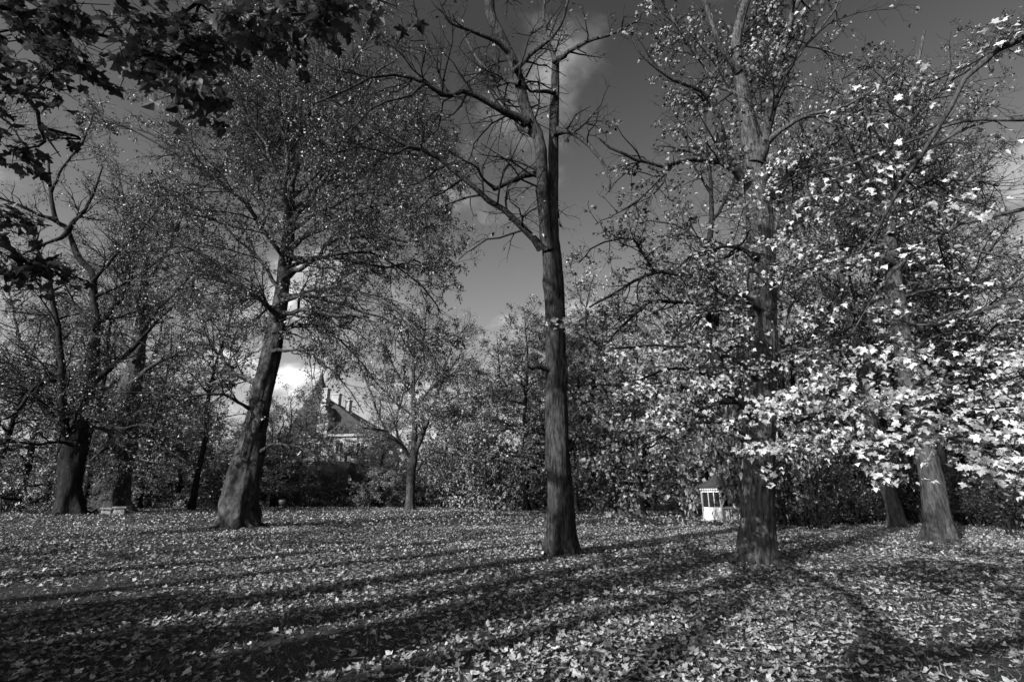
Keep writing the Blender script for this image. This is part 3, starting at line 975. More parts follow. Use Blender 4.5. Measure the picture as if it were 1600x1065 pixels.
# first of each kind stands in view itself
protos['maple'] = auto_tree('maple_tree', 'bushy maple with short stout trunk left of the white pavilion', on_ground(1002, 807), 10.5, 5.2, 0.28, 21, leaf='leaf_mid', clear=0.2, n=16, per=5.0,
                            lsize=0.26, group=BGG, up=(-5, 50), tpl=t_diamond(1.0, 0.25), bark='bark')
protos['tall'] = auto_tree('lime_tree', 'tall full crown behind the central trunk and the bushy maple', gp(930, 50), 26, 7.0, 0.38, 22, clear=0.18, n=20, per=5.5, lsize=0.24, group=BGG)
protos['wide'] = auto_tree('beech_tree', 'wide feathery crown between the V-forked tree and the central trunk', gp(775, 56), 21, 7.0, 0.34, 23, clear=0.12, n=20, per=6.0, lsize=0.22, group=BGG, up=(-15, 50))
protos['thin'] = auto_tree('birch_tree', 'thin twiggy nearly leafless tree behind the maple right of the middle', gp(1085, 42), 24, 6.0, 0.25, 24, clear=0.3, n=20, per=1.6, lsize=0.17, group=BGG, dens=(2.2, 3.2, 3.2), up=(25, 65))
protos['slim'] = auto_tree('maple_sapling', 'slender sapling with a thin pale stem just left of the central trunk', on_ground(808, 799), 5.0, 1.6, 0.06, 25, leaf='leaf_mid', clear=0.35, n=9, per=4.0, lsize=0.2,
                           group=BGG, bark='bark')
protos['bright'] = auto_tree('maple_tree', 'small maple with pale sunlit leaves left of the central trunk', on_ground(757, 798), 7.5, 3.6, 0.17, 26, leaf='leaf_maple', clear=0.2, n=14, per=3.6, lsize=0.24,
                             group=BGG, tpl=t_diamond(1.0, 0.25), bark='bark', up=(-5, 50))
rg = np.random.default_rng(77)
for kind, x, D, s1, s2, lab in [
    ('bright', 723, 57, 0.8, 0.85, 'small thin-stemmed maple right of the V-forked tree'),
    ('slim', 741, 60, 0.9, 0.8, 'little leafy sapling between two small maples left of the central trunk'),
    ('wide', 592, 60, 0.5, 0.36, 'low bushy tree just left of the V-forked tree'),
    ('wide', 690, 68, 0.9, 0.85, 'round feathery crown behind the V-forked tree on its right'),
    ('wide', 850, 62, 0.9, 0.85, 'feathery crown hidden in part by the central trunk'),
    ('tall', 1010, 60, 1.0, 0.95, 'tall crown rising behind the bushy maple left of the pavilion'),
    ('thin', 960, 46, 0.9, 0.85, 'thin twiggy tree whose bare top shows right of the central trunk'),
    ('maple', 900, 47, 0.85, 0.8, 'low maple crown just right of the central trunk'),
    ('tall', 1105, 42, 0.9, 0.85, 'leafy tree standing behind the white pavilion'),
    ('wide', 1240, 40, 0.7, 0.75, 'broad leafy tree behind the dappled maple, on its right'),
    ('thin', 1255, 33, 0.9, 0.85, 'bare twiggy tree right of the dappled maple trunk'),
    ('tall', 1330, 44, 0.9, 0.8, 'tall crown behind the slimmer leaning trunk'),
    ('thin', 1330, 36, 0.9, 0.9, 'twiggy crown above the slimmer leaning trunk'),
    ('thin', 1495, 30, 0.8, 0.75, 'bare forked tree right of the thick leaning trunk'),
    ('wide', 1440, 38, 0.75, 0.75, 'leafy crown behind the two leaning trunks'),
    ('tall', 1560, 36, 0.85, 0.75, 'tall leafy tree behind the right edge of the lawn'),
    ('thin', 1600, 24, 0.8, 0.85, 'twiggy tree at the right edge of the picture'),
    ('maple', 1600, 30, 0.9, 0.9, 'bushy maple at the right edge behind the twiggy shrub'),
    ('wide', 275, 62, 0.85, 0.62, 'low spreading tree between the massive trunk and the leaning beech'),
    ('bright', 298, 60, 1.0, 0.9, 'small tree with dark short trunk left of the leaning beech'),
    ('wide', 425, 66, 0.85, 0.62, 'low tree just right of the leaning beech foot'),
    ('wide', 330, 74, 1.0, 0.62, 'feathery crown in front of the manor left of the beech trunk'),
    ('tall', 230, 66, 1.0, 0.8, 'tall crown behind the massive trunk'),
    ('tall', 30, 52, 1.0, 0.85, 'tall crown at the far left behind the old dark oak'),
    ('wide', -20, 42, 0.9, 0.9, 'feathery tree at the left edge of the picture'),
    ('wide', 130, 60, 1.0, 0.75, 'wide crown between the old dark oak and the massive trunk'),
    ('thin', 190, 58, 1.1, 1.2, 'thin bare top rising above the massive trunk'),
    ('thin', 70, 56, 1.1, 1.2, 'thin bare top rising above the old dark oak'),
    ('wide', 548, 76, 0.85, 0.6, 'low crown below the manor roof'),
    ('wide', 508, 76, 0.85, 0.57, 'low leafy crown behind the garden tower'),
    ('wide', 590, 78, 0.9, 0.68, 'low crown left of the V-forked tree, right of the manor roof'),
    ('wide', 462, 74, 0.9, 0.72, 'low dark tree in front of the manor wall'),
    ('wide', 436, 74, 0.9, 0.85, 'leafy crown hiding the manor ridge just right of the beech trunk'),
    ('wide', 400, 78, 0.9, 0.75, 'leafy crown behind the beech trunk'),
    ('thin', 1455, 30, 1.0, 1.15, 'tall twiggy crown above the thick leaning trunk'),
    ('thin', 1575, 26, 1.0, 1.1, 'tall twiggy crown in the upper right corner'),
    ('tall', 1525, 34, 1.0, 1.0, 'tall leafy crown right of the thick leaning trunk'),
    ('thin', 1270, 28, 0.9, 1.05, 'tall twiggy crown just right of the dappled maple top'),
    ('maple', 1184, 27.5, 0.62, 1.25, 'maple hidden behind the dappled trunk, its leaves hanging over the pavilion'),
    ('wide', 822, 50, 1.0, 1.05, 'full feathery crown just left of the central trunk'),
    ('wide', 738, 62, 0.9, 0.95, 'feathery crown between the V-forked tree and the small pale maples'),
    ('tall', 880, 54, 0.9, 0.8, 'tall crown right behind the central trunk'),
    ('wide', 1405, 34, 0.95, 1.15, 'feathery crown high behind the thick leaning trunk'),
    ('thin', 1350, 30, 1.0, 1.2, 'tall twiggy crown between the dappled maple and the leaning trunks'),
    ('thin', 300, 50, 1.2, 1.25, 'tall twiggy crown behind the beech on its left'),
    ('thin', 115, 47, 1.1, 1.2, 'tall twiggy crown behind the old dark oak'),
    ('wide', 215, 57, 1.1, 1.05, 'feathery crown behind the massive trunk'),
    ('wide', 527, 71, 0.55, 0.42, 'small leafy tree in front of the manor wall above the garden tower'),
    ('bright', 1060, 47, 0.8, 0.8, 'small pale maple between the bushy maple and the pavilion'),
    ('tall', 1180, 50, 1.0, 1.0, 'tall crown hidden behind the dappled maple'),
]:
    copy_tree(protos[kind].root, gp(x, D), rg.uniform(0, 6.28), (s1, s2), lab, BGG)

# dark trunks that show behind the dappled maple
t = Tree('lime_tree', 'dark crooked trunk just left of the dappled maple, behind its leaves', gp(1184, 23.5), 31, 'bark_dark', 'twig_dark', 'leaf_mid')
D = 23.5
trunk_px(t, [(1184, 830, 24), (1184, 780, 23), (1182, 720, 22), (1168, 660, 21), (1140, 600, 20), (1118, 560, 19), (1114, 520, 19), (1116, 480, 17), (1112, 440, 15), (1108, 390, 12), (1112, 340, 9), (1110, 280, 6), (1104, 220, 4), (1100, 160, 2)],
         D, S=18, K=40)
L = t.limb_px
L([(1115, 505), (1104, 488), (1090, 474), (1060, 471), (1022, 470), (1000, 485), (975, 505), (948, 538)], 10, 3, D, 20)
L([(1112, 450), (1080, 432), (1050, 428), (1030, 425), (996, 437), (955, 462), (920, 480)], 9, 3, D, 22)
L([(1022, 425), (1000, 390), (990, 376), (960, 374), (930, 385), (905, 410)], 5, 2, 21.5, 20)
L([(1120, 570), (1140, 545), (1170, 520), (1210, 510)], 8, 3, D, 25)
L([(1110, 400), (1085, 370), (1050, 350), (1010, 345)], 6, 2, D, 25)
L([(1110, 350), (1135, 310), (1150, 270), (1165, 210)], 6, 2, D, 24)
L([(1110, 300), (1085, 260), (1070, 210), (1050, 170)], 5, 2, D, 22)
L([(1125, 600), (1090, 580), (1050, 575), (1010, 590), (980, 610)], 7, 2, D, 20)
L([(1140, 665), (1100, 650), (1060, 660), (1030, 690)], 6, 2, D, 21)
lv = t.branch_out([
    dict(dens=2.4, t0=0.1, lr=(0.28, 0.5), lmin=0.8, lmax=3.2, ang=(30, 65), K=6, jit=0.22, grav=0.0, rr=0.5, rmax=0.04, rmin=0.014, S=4),
    dict(dens=3.0, t0=0.1, lr=(0.35, 0.6), lmin=0.6, lmax=1.7, ang=(30, 70), K=4, jit=0.24, grav=-0.03, rr=0.6, rmin=0.009, S=3),
    dict(dens=3.2, t0=0.1, lr=(0.4, 0.65), lmin=0.35, lmax=0.9, ang=(30, 70), K=2, jit=0.25, grav=-0.06, rr=0.6, rmin=0.006, S=3)], (2,))
t.leaves(lv, 7.5, 0.13, t_diamond(0.95, 0.2), up=0.45, spread=0.07, droop=0.5, clump=0.45)
t.finish_twigs()

# ------------------------------------------------------------------ shrubs and hedges
def shrub(name, label, base, rx, h, seed, leaf='leaf_dark', n=26, lsize=0.14, per=7.0, bare=False, group='shrubs along the edge of the lawn'):
    t = Tree(name, label, base, seed, 'bark_dark', 'twig_dark', leaf, group, 'shrub')
    rng = t.rng
    for i in range(n):
        az = i * 2.4 + rng.uniform(-0.4, 0.4)
        el = radians(rng.uniform(8, 88))
        tip = t.base + np.array([cos(az) * cos(el) * rx, sin(az) * cos(el) * rx, sin(el) * h]) * rng.uniform(0.75, 1.05)
        st = t.base + np.array([cos(az), sin(az), 0]) * 0.12 * rx + np.array([0, 0, -0.05])
        mid = (st + tip) / 2 + np.array([0, 0, 0.15 * h]) + rng.normal(size=3) * 0.06 * rx
        t.limb([st, mid, tip], 0.03, 0.008, S=4, K=14, wob=0.03, name='stem')
    lv = t.branch_out([
        dict(dens=2.5, t0=0.2, lr=(0.25, 0.5), lmin=0.25, lmax=1.4, ang=(30, 65), K=4, jit=0.2, grav=0.03, rr=0.6, rmin=0.007, S=3),
        dict(dens=3.5, t0=0.1, lr=(0.35, 0.6), lmin=0.2, lmax=0.7, ang=(30, 65), K=2, jit=0.2, grav=0.0, rr=0.6, rmin=0.005, S=3)], (1,))
    if not bare:
        t.leaves(lv, per, lsize, up=0.5, spread=0.1)
    t.finish_twigs()
    return t


SHG = 'shrubs along the edge of the lawn'
sh = shrub('shrub', 'dark rounded evergreen bush beside the old oak at the far left', gp(62, 47), 2.6, 2.0, 41)
sh2 = shrub('shrub', 'large dark evergreen shrub right of the dappled maple', gp(1270, 26), 3.0, 3.4, 42, n=30)
for k, x, D, s1, s2, lab in [
    (0, 15, 46, 1.0, 1.1, 'low dark bush at the left edge of the picture'),
    (0, 235, 62, 1.2, 0.8, 'dark bush behind the two stone blocks'),
    (0, 410, 66, 1.0, 1.0, 'dark bush right behind the leaning beech'),
    (0, 460, 64, 0.9, 1.1, 'rounded dark bush left of the clipped hedge'),
    (1, 600, 66, 0.9, 0.8, 'dark shrub behind the low bushy tree'),
    (1, 655, 66, 1.0, 0.9, 'dark shrub behind the V-forked trunk'),
    (1, 695, 64, 0.9, 0.9, 'dark shrub right of the V-forked trunk'),
    (1, 780, 66, 1.0, 0.9, 'dark shrub behind the slender sapling'),
    (1, 835, 62, 1.0, 1.0, 'dark shrub left of the central trunk foot'),
    (0, 880, 62, 1.1, 1.0, 'dark bush behind the central trunk'),
    (1, 925, 56, 1.0, 0.8, 'dark shrub right of the central trunk foot'),
    (0, 970, 52, 1.1, 1.0, 'dark bush left of the short stout trunk'),
    (1, 1075, 41, 0.8, 0.8, 'dark shrub touching the left side of the pavilion'),
    (1, 1215, 30, 1.0, 1.0, 'dark shrub right behind the dappled maple foot'),
    (1, 1320, 29, 1.0, 1.1, 'dark shrub between the dappled maple and the leaning trunks'),
    (1, 1370, 31, 1.0, 1.1, 'dark shrub left of the slimmer leaning trunk'),
    (1, 1440, 29, 0.9, 0.9, 'dark shrub between the two leaning trunks'),
    (1, 1520, 27, 1.0, 0.85, 'dark shrub right of the thick leaning trunk'),
    (0, 1590, 24, 1.2, 1.2, 'dark bush at the right edge of the picture'),
]:
    copy_tree((sh, sh2)[k].root, gp(x, D), rg.uniform(0, 6.28), (s1, s2), lab, SHG)
shrub('twiggy_shrub', 'small leafless twiggy bush at the right edge of the lawn', on_ground(1580, 838), 0.55, 0.75, 43, n=16, bare=True)


def hedge(name, label, a, b_, w, h, seed, n=9000):
    rng = np.random.default_rng(seed)
    a, b_ = np.array(a), np.array(b_)
    root = empty(name, (a + b_) / 2, label, 'hedge')
    d = b_ - a
    Ln = np.linalg.norm(d[:2])
    ex = d / Ln
    ey = np.array([-ex[1], ex[0], 0])
    u = rng.random(n) * Ln
    side = rng.integers(0, 3, n)
    y = np.where(side == 0, -w / 2, np.where(side == 1, w / 2, rng.uniform(-w / 2, w / 2, n))) + rng.normal(size=n) * 0.08
    z = np.where(side == 2, h, rng.random(n) * h) + rng.normal(size=n) * 0.07 + 0.12 * np.sin(u * 0.9)
    pos = a + u[:, None] * ex + y[:, None] * ey + np.maximum(z, 0.02)[:, None] * np.array([0, 0, 1.0])
    nr = rng.normal(size=pos.shape) + np.array([0, 0, 0.3])
    v, f = place(t_diamond(), pos, nr, rng.normal(size=pos.shape), rng.uniform(0.12, 0.24, n))
    c = (a + b_) / 2
    o = link('foliage', mesh_np('foliage', v - c, [f], M['leaf_dark'], np.repeat(rng.random(n), 4)), root)
    tag(o, kind='stuff')
    m = 30
    P = np.zeros((m, 3, 3))
    uu = (np.arange(m) + 0.5) / m * Ln
    P[:, 0] = a + uu[:, None] * ex - np.array([0, 0, 0.05])
    P[:, 1] = P[:, 0] + np.array([0, 0, 0.5 * h]) + rng.normal(size=(m, 3)) * 0.15
    P[:, 2] = P[:, 0] + np.array([0, 0, 0.95 * h]) + rng.normal(size=(m, 3)) * 0.15
    v, q = tubes(P, np.full((m, 3), 0.05), 4)
    o = link('stems', mesh_np('stems', v - c, [q], M['twig_dark']), root)
    tag(o, kind='stuff')


hedge('hedge', 'long clipped dark hedge right of the leaning beech', gp(462, 63), gp(575, 65), 1.6, 2.0, 51)
hedge('hedge', 'low dark hedge along the far lawn edge behind the central trunk', gp(700, 69), gp(1000, 62), 1.8, 1.7, 52, 12000)

# ------------------------------------------------------------------ the far wood that reads as one mass
def woodland():
    rng = np.random.default_rng(61)
    pts = []
    for i in range(150):
        a = radians(-58 + 116 * (i + rng.random()) / 90) if i < 90 else radians(60 + 240 * (i - 90 + rng.random()) / 60)
        d = rng.uniform(92, 135) if i < 90 else rng.uniform(62, 85)
        hh = rng.uniform(9, 15)
        c = np.array([sin(a) * d, cos(a) * d, 0.3])
        px = 800 + FPX * c[0] / c[1]
        if i >= 90:  # unseen ring around and behind the viewer, added to block low sky light
            hh *= 1.35
        elif 380 < px < 640:
            hh *= 0.62
        m = 500 if i < 90 else 420
        q = rng.normal(size=(m, 3))
        q = norm(q) * rng.random((m, 1)) ** 0.4
        pts.append(c + q * np.array([4.8, 4.8, hh * 0.5]) * (1.0 if i < 90 else 1.25) + np.array([0, 0, hh * 0.5]))
    p = np.concatenate(pts)
    p[:, 2] = np.maximum(p[:, 2], 0.35)
    v, f = place(t_diamond(0.9), p, rng.normal(size=p.shape) + np.array([0, 0, 0.4]), rng.normal(size=p.shape), rng.uniform(0.5, 1.0, len(p)))
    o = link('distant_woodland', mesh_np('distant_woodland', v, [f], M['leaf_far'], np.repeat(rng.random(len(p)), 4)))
    tag(o, 'dense wood of leafy trees far behind the lawn, plus an added unseen ring behind the viewer', 'woodland', kind='stuff')


woodland()

# ------------------------------------------------------------------ buildings and stonework
class Boxes:
    def __init__(s):
        s.v, s.f = [], []

    def box(s, c, size, rz=0.0, taper=1.0, o=(0, 0)):
        c = np.array(c, float)
        hx, hy, hz = np.array(size) / 2
        p = []
        for z, k in ((-hz, 1.0), (hz, taper)):
            for x, y in ((-1, -1), (1, -1), (1, 1), (-1, 1)):
                p.append((x * hx * k, y * hy * k, z))
        p = np.array(p)
        R = np.array([[cos(rz), -sin(rz), 0], [sin(rz), cos(rz), 0], [0, 0, 1]])
        s.poly(p @ R.T + c, [(0, 3, 2, 1), (4, 5, 6, 7), (0, 1, 5, 4), (1, 2, 6, 5), (2, 3, 7, 6), (3, 0, 4, 7)])
        return s

    def poly(s, v, f):
        off = len(s.v)
        s.v += [tuple(x) for x in np.array(v, float)]
        s.f += [tuple(i + off for i in q) for q in f]
        return s

    def build(s, name, mat, parent, bevel=0.0):
        me = bpy.data.meshes.new(name)
        me.from_pydata(s.v, [], s.f)
        me.materials.append(M[mat])
        me.update()
        o = link(name, me, parent)
        if bevel:
            m = o.modifiers.new('bevel', 'BEVEL')
            m.width = bevel
            m.segments = 2
        return o


def build_manor():
    """white manor with steep slate roof behind the beech; local x runs along its front, local y away from the lawn"""
    D = 88.0
    p0, p1 = at(438, 790, D + 2), at(573, 790, D)
    p0[2] = p1[2] = 0.3
    c = (p0 + p1) / 2
    root = empty('manor_house', c, 'white manor with steep dark roof, chimneys and spire behind the beech', 'building')
    d = p1 - p0
    Ln = float(np.linalg.norm(d))
    rz = math.atan2(d[1], d[0])
    root.rotation_euler = (0, 0, rz)
    hx, dep, eave, ridge = Ln / 2, 14.0, 11.5, 20.0

    def loc_x(px, yl=0.0):
        """local x of what picture column px shows yl metres behind the front wall"""
        r = ray(px, 640)
        e = c[:2] + yl * np.array([-sin(rz), cos(rz)])
        t = (e[0] * d[1] - e[1] * d[0]) / (r[0] * d[1] - r[1] * d[0])
        q = r[:2] * t - e
        return q[0] * cos(rz) + q[1] * sin(rz)

    def z_at(px, py, yl):
        """height of picture point (px, py) on the plane yl behind the front wall"""
        x = loc_x(px, yl)
        w = c[:2] + x * np.array([cos(rz), sin(rz)]) + yl * np.array([-sin(rz), cos(rz)])
        return at(px, py, w[1])[2] - 0.3

    Boxes().box((0, dep / 2, eave / 2), (Ln, dep, eave)).build('wall', 'plaster', root)
    o = 0.5
    Boxes().poly([(-hx - o, -o, eave), (hx + o, -o, eave), (hx + o, dep + o, eave), (-hx - o, dep + o, eave), (loc_x(482, dep / 2), dep / 2, ridge), (loc_x(500, dep / 2), dep / 2, ridge)],
                 [(0, 1, 5, 4), (1, 2, 5), (2, 3, 4, 5), (3, 0, 4), (0, 3, 2, 1)]).build('roof', 'slate', root)
    Boxes().box((0, -0.15, eave - 0.25), (Ln + 0.6, 0.5, 0.4)).build('cornice', 'stone', root)
    n = int(Ln / 3.6)
    for i in range(n):
        x = -hx + (i + 0.5) * Ln / n
        for z in (2.2, 5.6, 9.0):
            w = Boxes().box((x, -0.03, z), (1.5, 0.12, 2.2)).build('window', 'paint', root)
            for sx in (-0.34, 0.34):
                Boxes().box((x + sx, -0.08, z), (0.6, 0.06, 1.9)).build('pane', 'glass', w)
    for px, ytop, w, yl, hh in ((507, 609, 1.0, 4.0, 4.6), (524, 617, 1.5, 7.6, 4.4), (544, 627, 0.8, 7.4, 5.0)):
        x, z = loc_x(px, yl), z_at(px, ytop, yl)
        ch = Boxes().box((x, yl, z - hh / 2), (w, 1.2, hh)).build('chimney', 'plaster', root)
        Boxes().box((x, yl, z + 0.12), (w + 0.25, 1.45, 0.25)).build('chimney_cap', 'stone', ch)
        Boxes().box((x, yl, z + 0.5), (0.35, 0.35, 0.55)).build('chimney_pot', 'iron', ch)
    # white gabled dormer low on the roof
    x, zb, zt = loc_x(508), eave - 0.6, z_at(510, 634, -0.2)
    ze = zb + 0.68 * (zt - zb)
    f, bk, w = -0.45, 5.0, 1.0
    dm = Boxes().poly([(x - w, f, zb), (x + w, f, zb), (x + w, f, ze), (x, f, zt), (x - w, f, ze), (x - w, bk, zb), (x + w, bk, zb), (x + w, bk, ze), (x, bk, zt), (x - w, bk, ze)],
                      [(0, 1, 2, 3, 4), (1, 6, 7, 2), (4, 9, 5, 0), (5, 9, 8, 7, 6)]).build('dormer', 'plaster', root)
    Boxes().poly([(x - w - 0.2, f - 0.15, ze - 0.1), (x, f - 0.15, zt + 0.12), (x + w + 0.2, f - 0.15, ze - 0.1), (x - w - 0.2, bk, ze - 0.1), (x, bk, zt + 0.12), (x + w + 0.2, bk, ze - 0.1)],
                 [(0, 1, 4, 3), (1, 2, 5, 4)]).build('dormer_roof', 'slate', dm)
    Boxes().box((x, f - 0.02, (zb + ze) / 2), (0.8, 0.08, 1.5)).build('pane', 'glass', dm)
    # slender spire on the ridge
    x, yl = loc_x(497, dep / 2), dep / 2
    zs, zt = ridge - 0.6, z_at(497, 577, dep / 2)
    tw = Boxes().box((x, yl, zs), (2.0, 2.0, 3.0)).build('turret', 'slate', root)
    k = 8
    ring = [(x + 1.35 * cos(i * 2 * pi / k), yl + 1.35 * sin(i * 2 * pi / k), zs + 1.5) for i in range(k)]
    mid = [(x + 0.55 * cos(i * 2 * pi / k), yl + 0.55 * sin(i * 2 * pi / k), zs + 1.5 + 0.45 * (zt - zs - 1.5)) for i in range(k)]
    Boxes().poly(ring + mid + [(x, yl, zt)], [(i, (i + 1) % k, k + (i + 1) % k, k + i) for i in range(k)] + [(k + i, k + (i + 1) % k, 2 * k) for i in range(k)] + [tuple(range(k - 1, -1, -1))]).build('spire', 'slate', tw)


build_manor()


def build_pavilion():
    c0 = on_ground(1101, 813)
    root = empty('garden_pavilion', c0, 'small white wooden pavilion with scalloped eaves left of the dappled maple', 'pavilion')
    root.rotation_euler = (0, 0, radians(-62))
    W, Dp, H, B = 1.4, 3.4, 1.85, 0.74         # lit end wall, long side, eave height, panel height
    # local x along the lit wall, y away; the long side goes back to the right
    def post(x, y):
        Boxes().box((x, y, H / 2), (0.11, 0.11, H)).build('post', 'paint', root, 0.008)
    def run(a, b_, n, solid):
        a, b_ = np.array(a, float), np.array(b_, float)
        d = b_ - a
        L_ = np.linalg.norm(d)
        rz = math.atan2(d[1], d[0])
        for i in range(n + 1):
            p = a + d * i / n
            if i < n or True:
                post(p[0], p[1])
        for i in range(n):
            m = a + d * (i + 0.5) / n
            w = L_ / n - 0.12
            if solid:
                Boxes().box((m[0], m[1], B / 2), (w, 0.05, B)).build('panel', 'paint', root)
            else:
                for kx in range(5):
                    pp = a + d * (i + (kx + 0.7) / 5.4) / n
                    Boxes().box((pp[0], pp[1], B / 2), (0.05, 0.04, B - 0.1)).build('baluster', 'paint', root)
                Boxes().box((m[0], m[1], 0.08), (w, 0.06, 0.08), rz).build('rail', 'paint', root)
            Boxes().box((m[0], m[1], B + 0.03), (w, 0.1, 0.06), rz).build('rail', 'paint', root)
            Boxes().box((m[0], m[1], H - 0.12), (w, 0.08, 0.12), rz).build('rail', 'paint', root)
            if solid:
                f = Boxes().box((m[0], m[1] + 0.01, (B + H) / 2), (w, 0.015, H - B - 0.2), rz).build('pane', 'glass', root)
                for kx in (-1, 1):
                    q = m + d / L_ * kx * w / 6
                    Boxes().box((q[0], q[1] - 0.012, (B + H) / 2), (0.035, 0.03, H - B - 0.18), rz).build('glazing_bar', 'paint', f)
        k = int(L_ / 0.16)
        for i in range(k):
            p = a + d * (i + 0.5) / k
            t = np.array([-d[1], d[0]]) / L_
            p = p - t * -0.0
            c = [(-0.07, 0.09), (0.07, 0.09), (0.07, 0.0), (0.045, -0.06), (0, -0.085), (-0.045, -0.06), (-0.07, 0.0)]
            out = np.array([d[1], -d[0]]) / L_ * 0.16
            e = d / L_
            pts = [(p[0] + out[0] + e[0] * x + dy * out[0], p[1] + out[1] + e[1] * x + dy * out[1], H + 0.02 + z) for dy in (0.0, 0.15) for x, z in c]
            m = len(c)
            Boxes().poly(pts, [tuple(range(m)), tuple(range(2 * m - 1, m - 1, -1))] + [(i2, m + i2, m + (i2 + 1) % m, (i2 + 1) % m) for i2 in range(m)]).build('scallop', 'paint', root)
    run((0, 0), (W, 0), 1, True)
    run((W, 0), (W, Dp), 3, False)
    run((W, Dp), (0, Dp), 1, True)
    run((0, Dp), (0, 0), 3, True)
    Boxes().box((W / 2, Dp / 2, 0.03), (W + 0.3, Dp + 0.3, 0.12)).build('floor', 'stone', root)
    o = 0.32
    Boxes().poly([(-o, -o, H + 0.1), (W + o, -o, H + 0.1), (W + o, Dp + o, H + 0.1), (-o, Dp + o, H + 0.1), (W / 2, 0.7, H + 0.85), (W / 2, Dp - 0.7, H + 0.85)],
                 [(0, 1, 4), (1, 2, 5, 4), (2, 3, 5), (3, 0, 4, 5), (0, 3, 2, 1)]).build('roof', 'slate', root)


build_pavilion()

# two stone blocks on the lawn at the left
for x, y, w, h, lab in ((174, 803, 0.62, 0.42, 'pale low stone block in the shade of the massive trunk, left of a pair'), (187, 802, 0.72, 0.5, 'brighter stone block with flat top slab, right of a pair by the massive trunk')):
    p = on_ground(x - 7, y)
    p = at(x - 8 if x < 180 else x - 1, y, 40.0)
    p[2] = gz(p[0], p[1])
    r = empty('stone_block', p, lab, 'stone block', 'stone blocks on the left lawn')
    r.rotation_euler = (0, 0, radians(28))
    Boxes().box((0, 0, h / 2 - 0.05), (w, 0.7, h), taper=0.86).build('base', 'stone', r, 0.02)
    Boxes().box((0, 0, h), (w + 0.12, 0.8, 0.12)).build('slab', 'stone', r, 0.015)
for x, lab in ((951, 'small pale stone stub in the grass, farther from the short stout trunk'), (971, 'small pale stone block nearest the short stout trunk')):
    p = on_ground(x, 808)
    r = empty('stone_marker', p, lab, 'stone', 'small stones by the stout maple')
    Boxes().box((0, 0, 0.14), (0.34, 0.26, 0.34), taper=0.8).build('base', 'stone', r, 0.02)
    Boxes().box((0, 0, 0.33), (0.42, 0.32, 0.07)).build('slab', 'stone', r, 0.01)

# low dark garden wall with a white gate pillar behind the beech
a0, a1 = gp(195, 74), gp(338, 72)
r = empty('garden_wall', (a0 + a1) / 2, 'long low dark garden wall with tiled coping left of the beech', 'wall')
r['kind'] = 'thing'
d = a1 - a0
Ln = np.linalg.norm(d[:2])
r.rotation_euler = (0, 0, math.atan2(d[1], d[0]))
Boxes().box((0, 0, 0.95), (Ln, 0.5, 2.0)).build('wall', 'stone_dark', r)
for i in range(26):
    Boxes().box((-Ln / 2 + (i + 0.5) * Ln / 26, 0, 2.02 + 0.03 * (i % 2)), (Ln / 26 - 0.03, 0.75, 0.14)).build('coping', 'slate', r)
p = gp(346, 70)
r = empty('gate_pillar', p, 'white gate pillar glimpsed just left of the beech trunk', 'pillar')
r['kind'] = 'thing'
Boxes().box((0, 0, 0.9), (0.62, 0.6, 1.8), taper=0.92).build('shaft', 'plaster', r, 0.02)
Boxes().box((0, 0, 0.1), (0.75, 0.72, 0.3)).build('plinth', 'plaster', r, 0.02)
Boxes().box((0, 0, 1.85), (0.75, 0.72, 0.14)).build('cap', 'stone', r, 0.02)
Boxes().box((0, 0, 2.02), (0.3, 0.3, 0.24), taper=0.2).build('finial', 'stone', r)

# ivy-grown garden tower with a crenellated head right of the beech
p = gp(517, 67)
r = empty('garden_tower', p, 'dark ivy-grown garden tower with four pale battlements right of the beech', 'tower')
r.rotation_euler = (0, 0, radians(10))
Boxes().box((0, 0, 2.0), (3.2, 3.0, 4.2)).build('shaft', 'stone_dark', r)
Boxes().poly([(-1.6, -1.5, 4.1), (1.6, -1.5, 4.1), (1.6, 1.5, 4.1), (-1.6, 1.5, 4.1), (-2.2, -2.1, 5.4), (2.2, -2.1, 5.4), (2.2, 2.1, 5.4), (-2.2, 2.1, 5.4)],
             [(0, 3, 2, 1), (4, 5, 6, 7), (0, 1, 5, 4), (1, 2, 6, 5), (2, 3, 7, 6), (3, 0, 4, 7)]).build('corbelled_head', 'stone_dark', r)
for i in range(4):
    x = -1.9 + i * 1.27
    Boxes().box((x, -1.95, 5.72), (0.42, 0.4, 0.62)).build('merlon', 'plaster', r)
    Boxes().box((x, 1.9, 5.72), (0.42, 0.4, 0.62)).build('merlon', 'plaster', r)
rng = np.random.default_rng(91)
n = 2600
u = rng.uniform(-1.7, 1.7, n)
z = rng.random(n) ** 1.2 * 4.3
pos = np.stack([u * (1 - 0.05 * z), np.full(n, -1.6) + rng.normal(size=n) * 0.18, z], -1)
v, f = place(t_diamond(0.9), pos, rng.normal(size=pos.shape) * 0.6 + np.array([0, -1, 0.4]), rng.normal(size=pos.shape) + np.array([0, 0, -1.0]), rng.uniform(0.12, 0.26, n))
tag(link('ivy', mesh_np('ivy', v, [f], M['leaf_shade'], np.repeat(rng.random(n), 4)), r), kind='stuff')

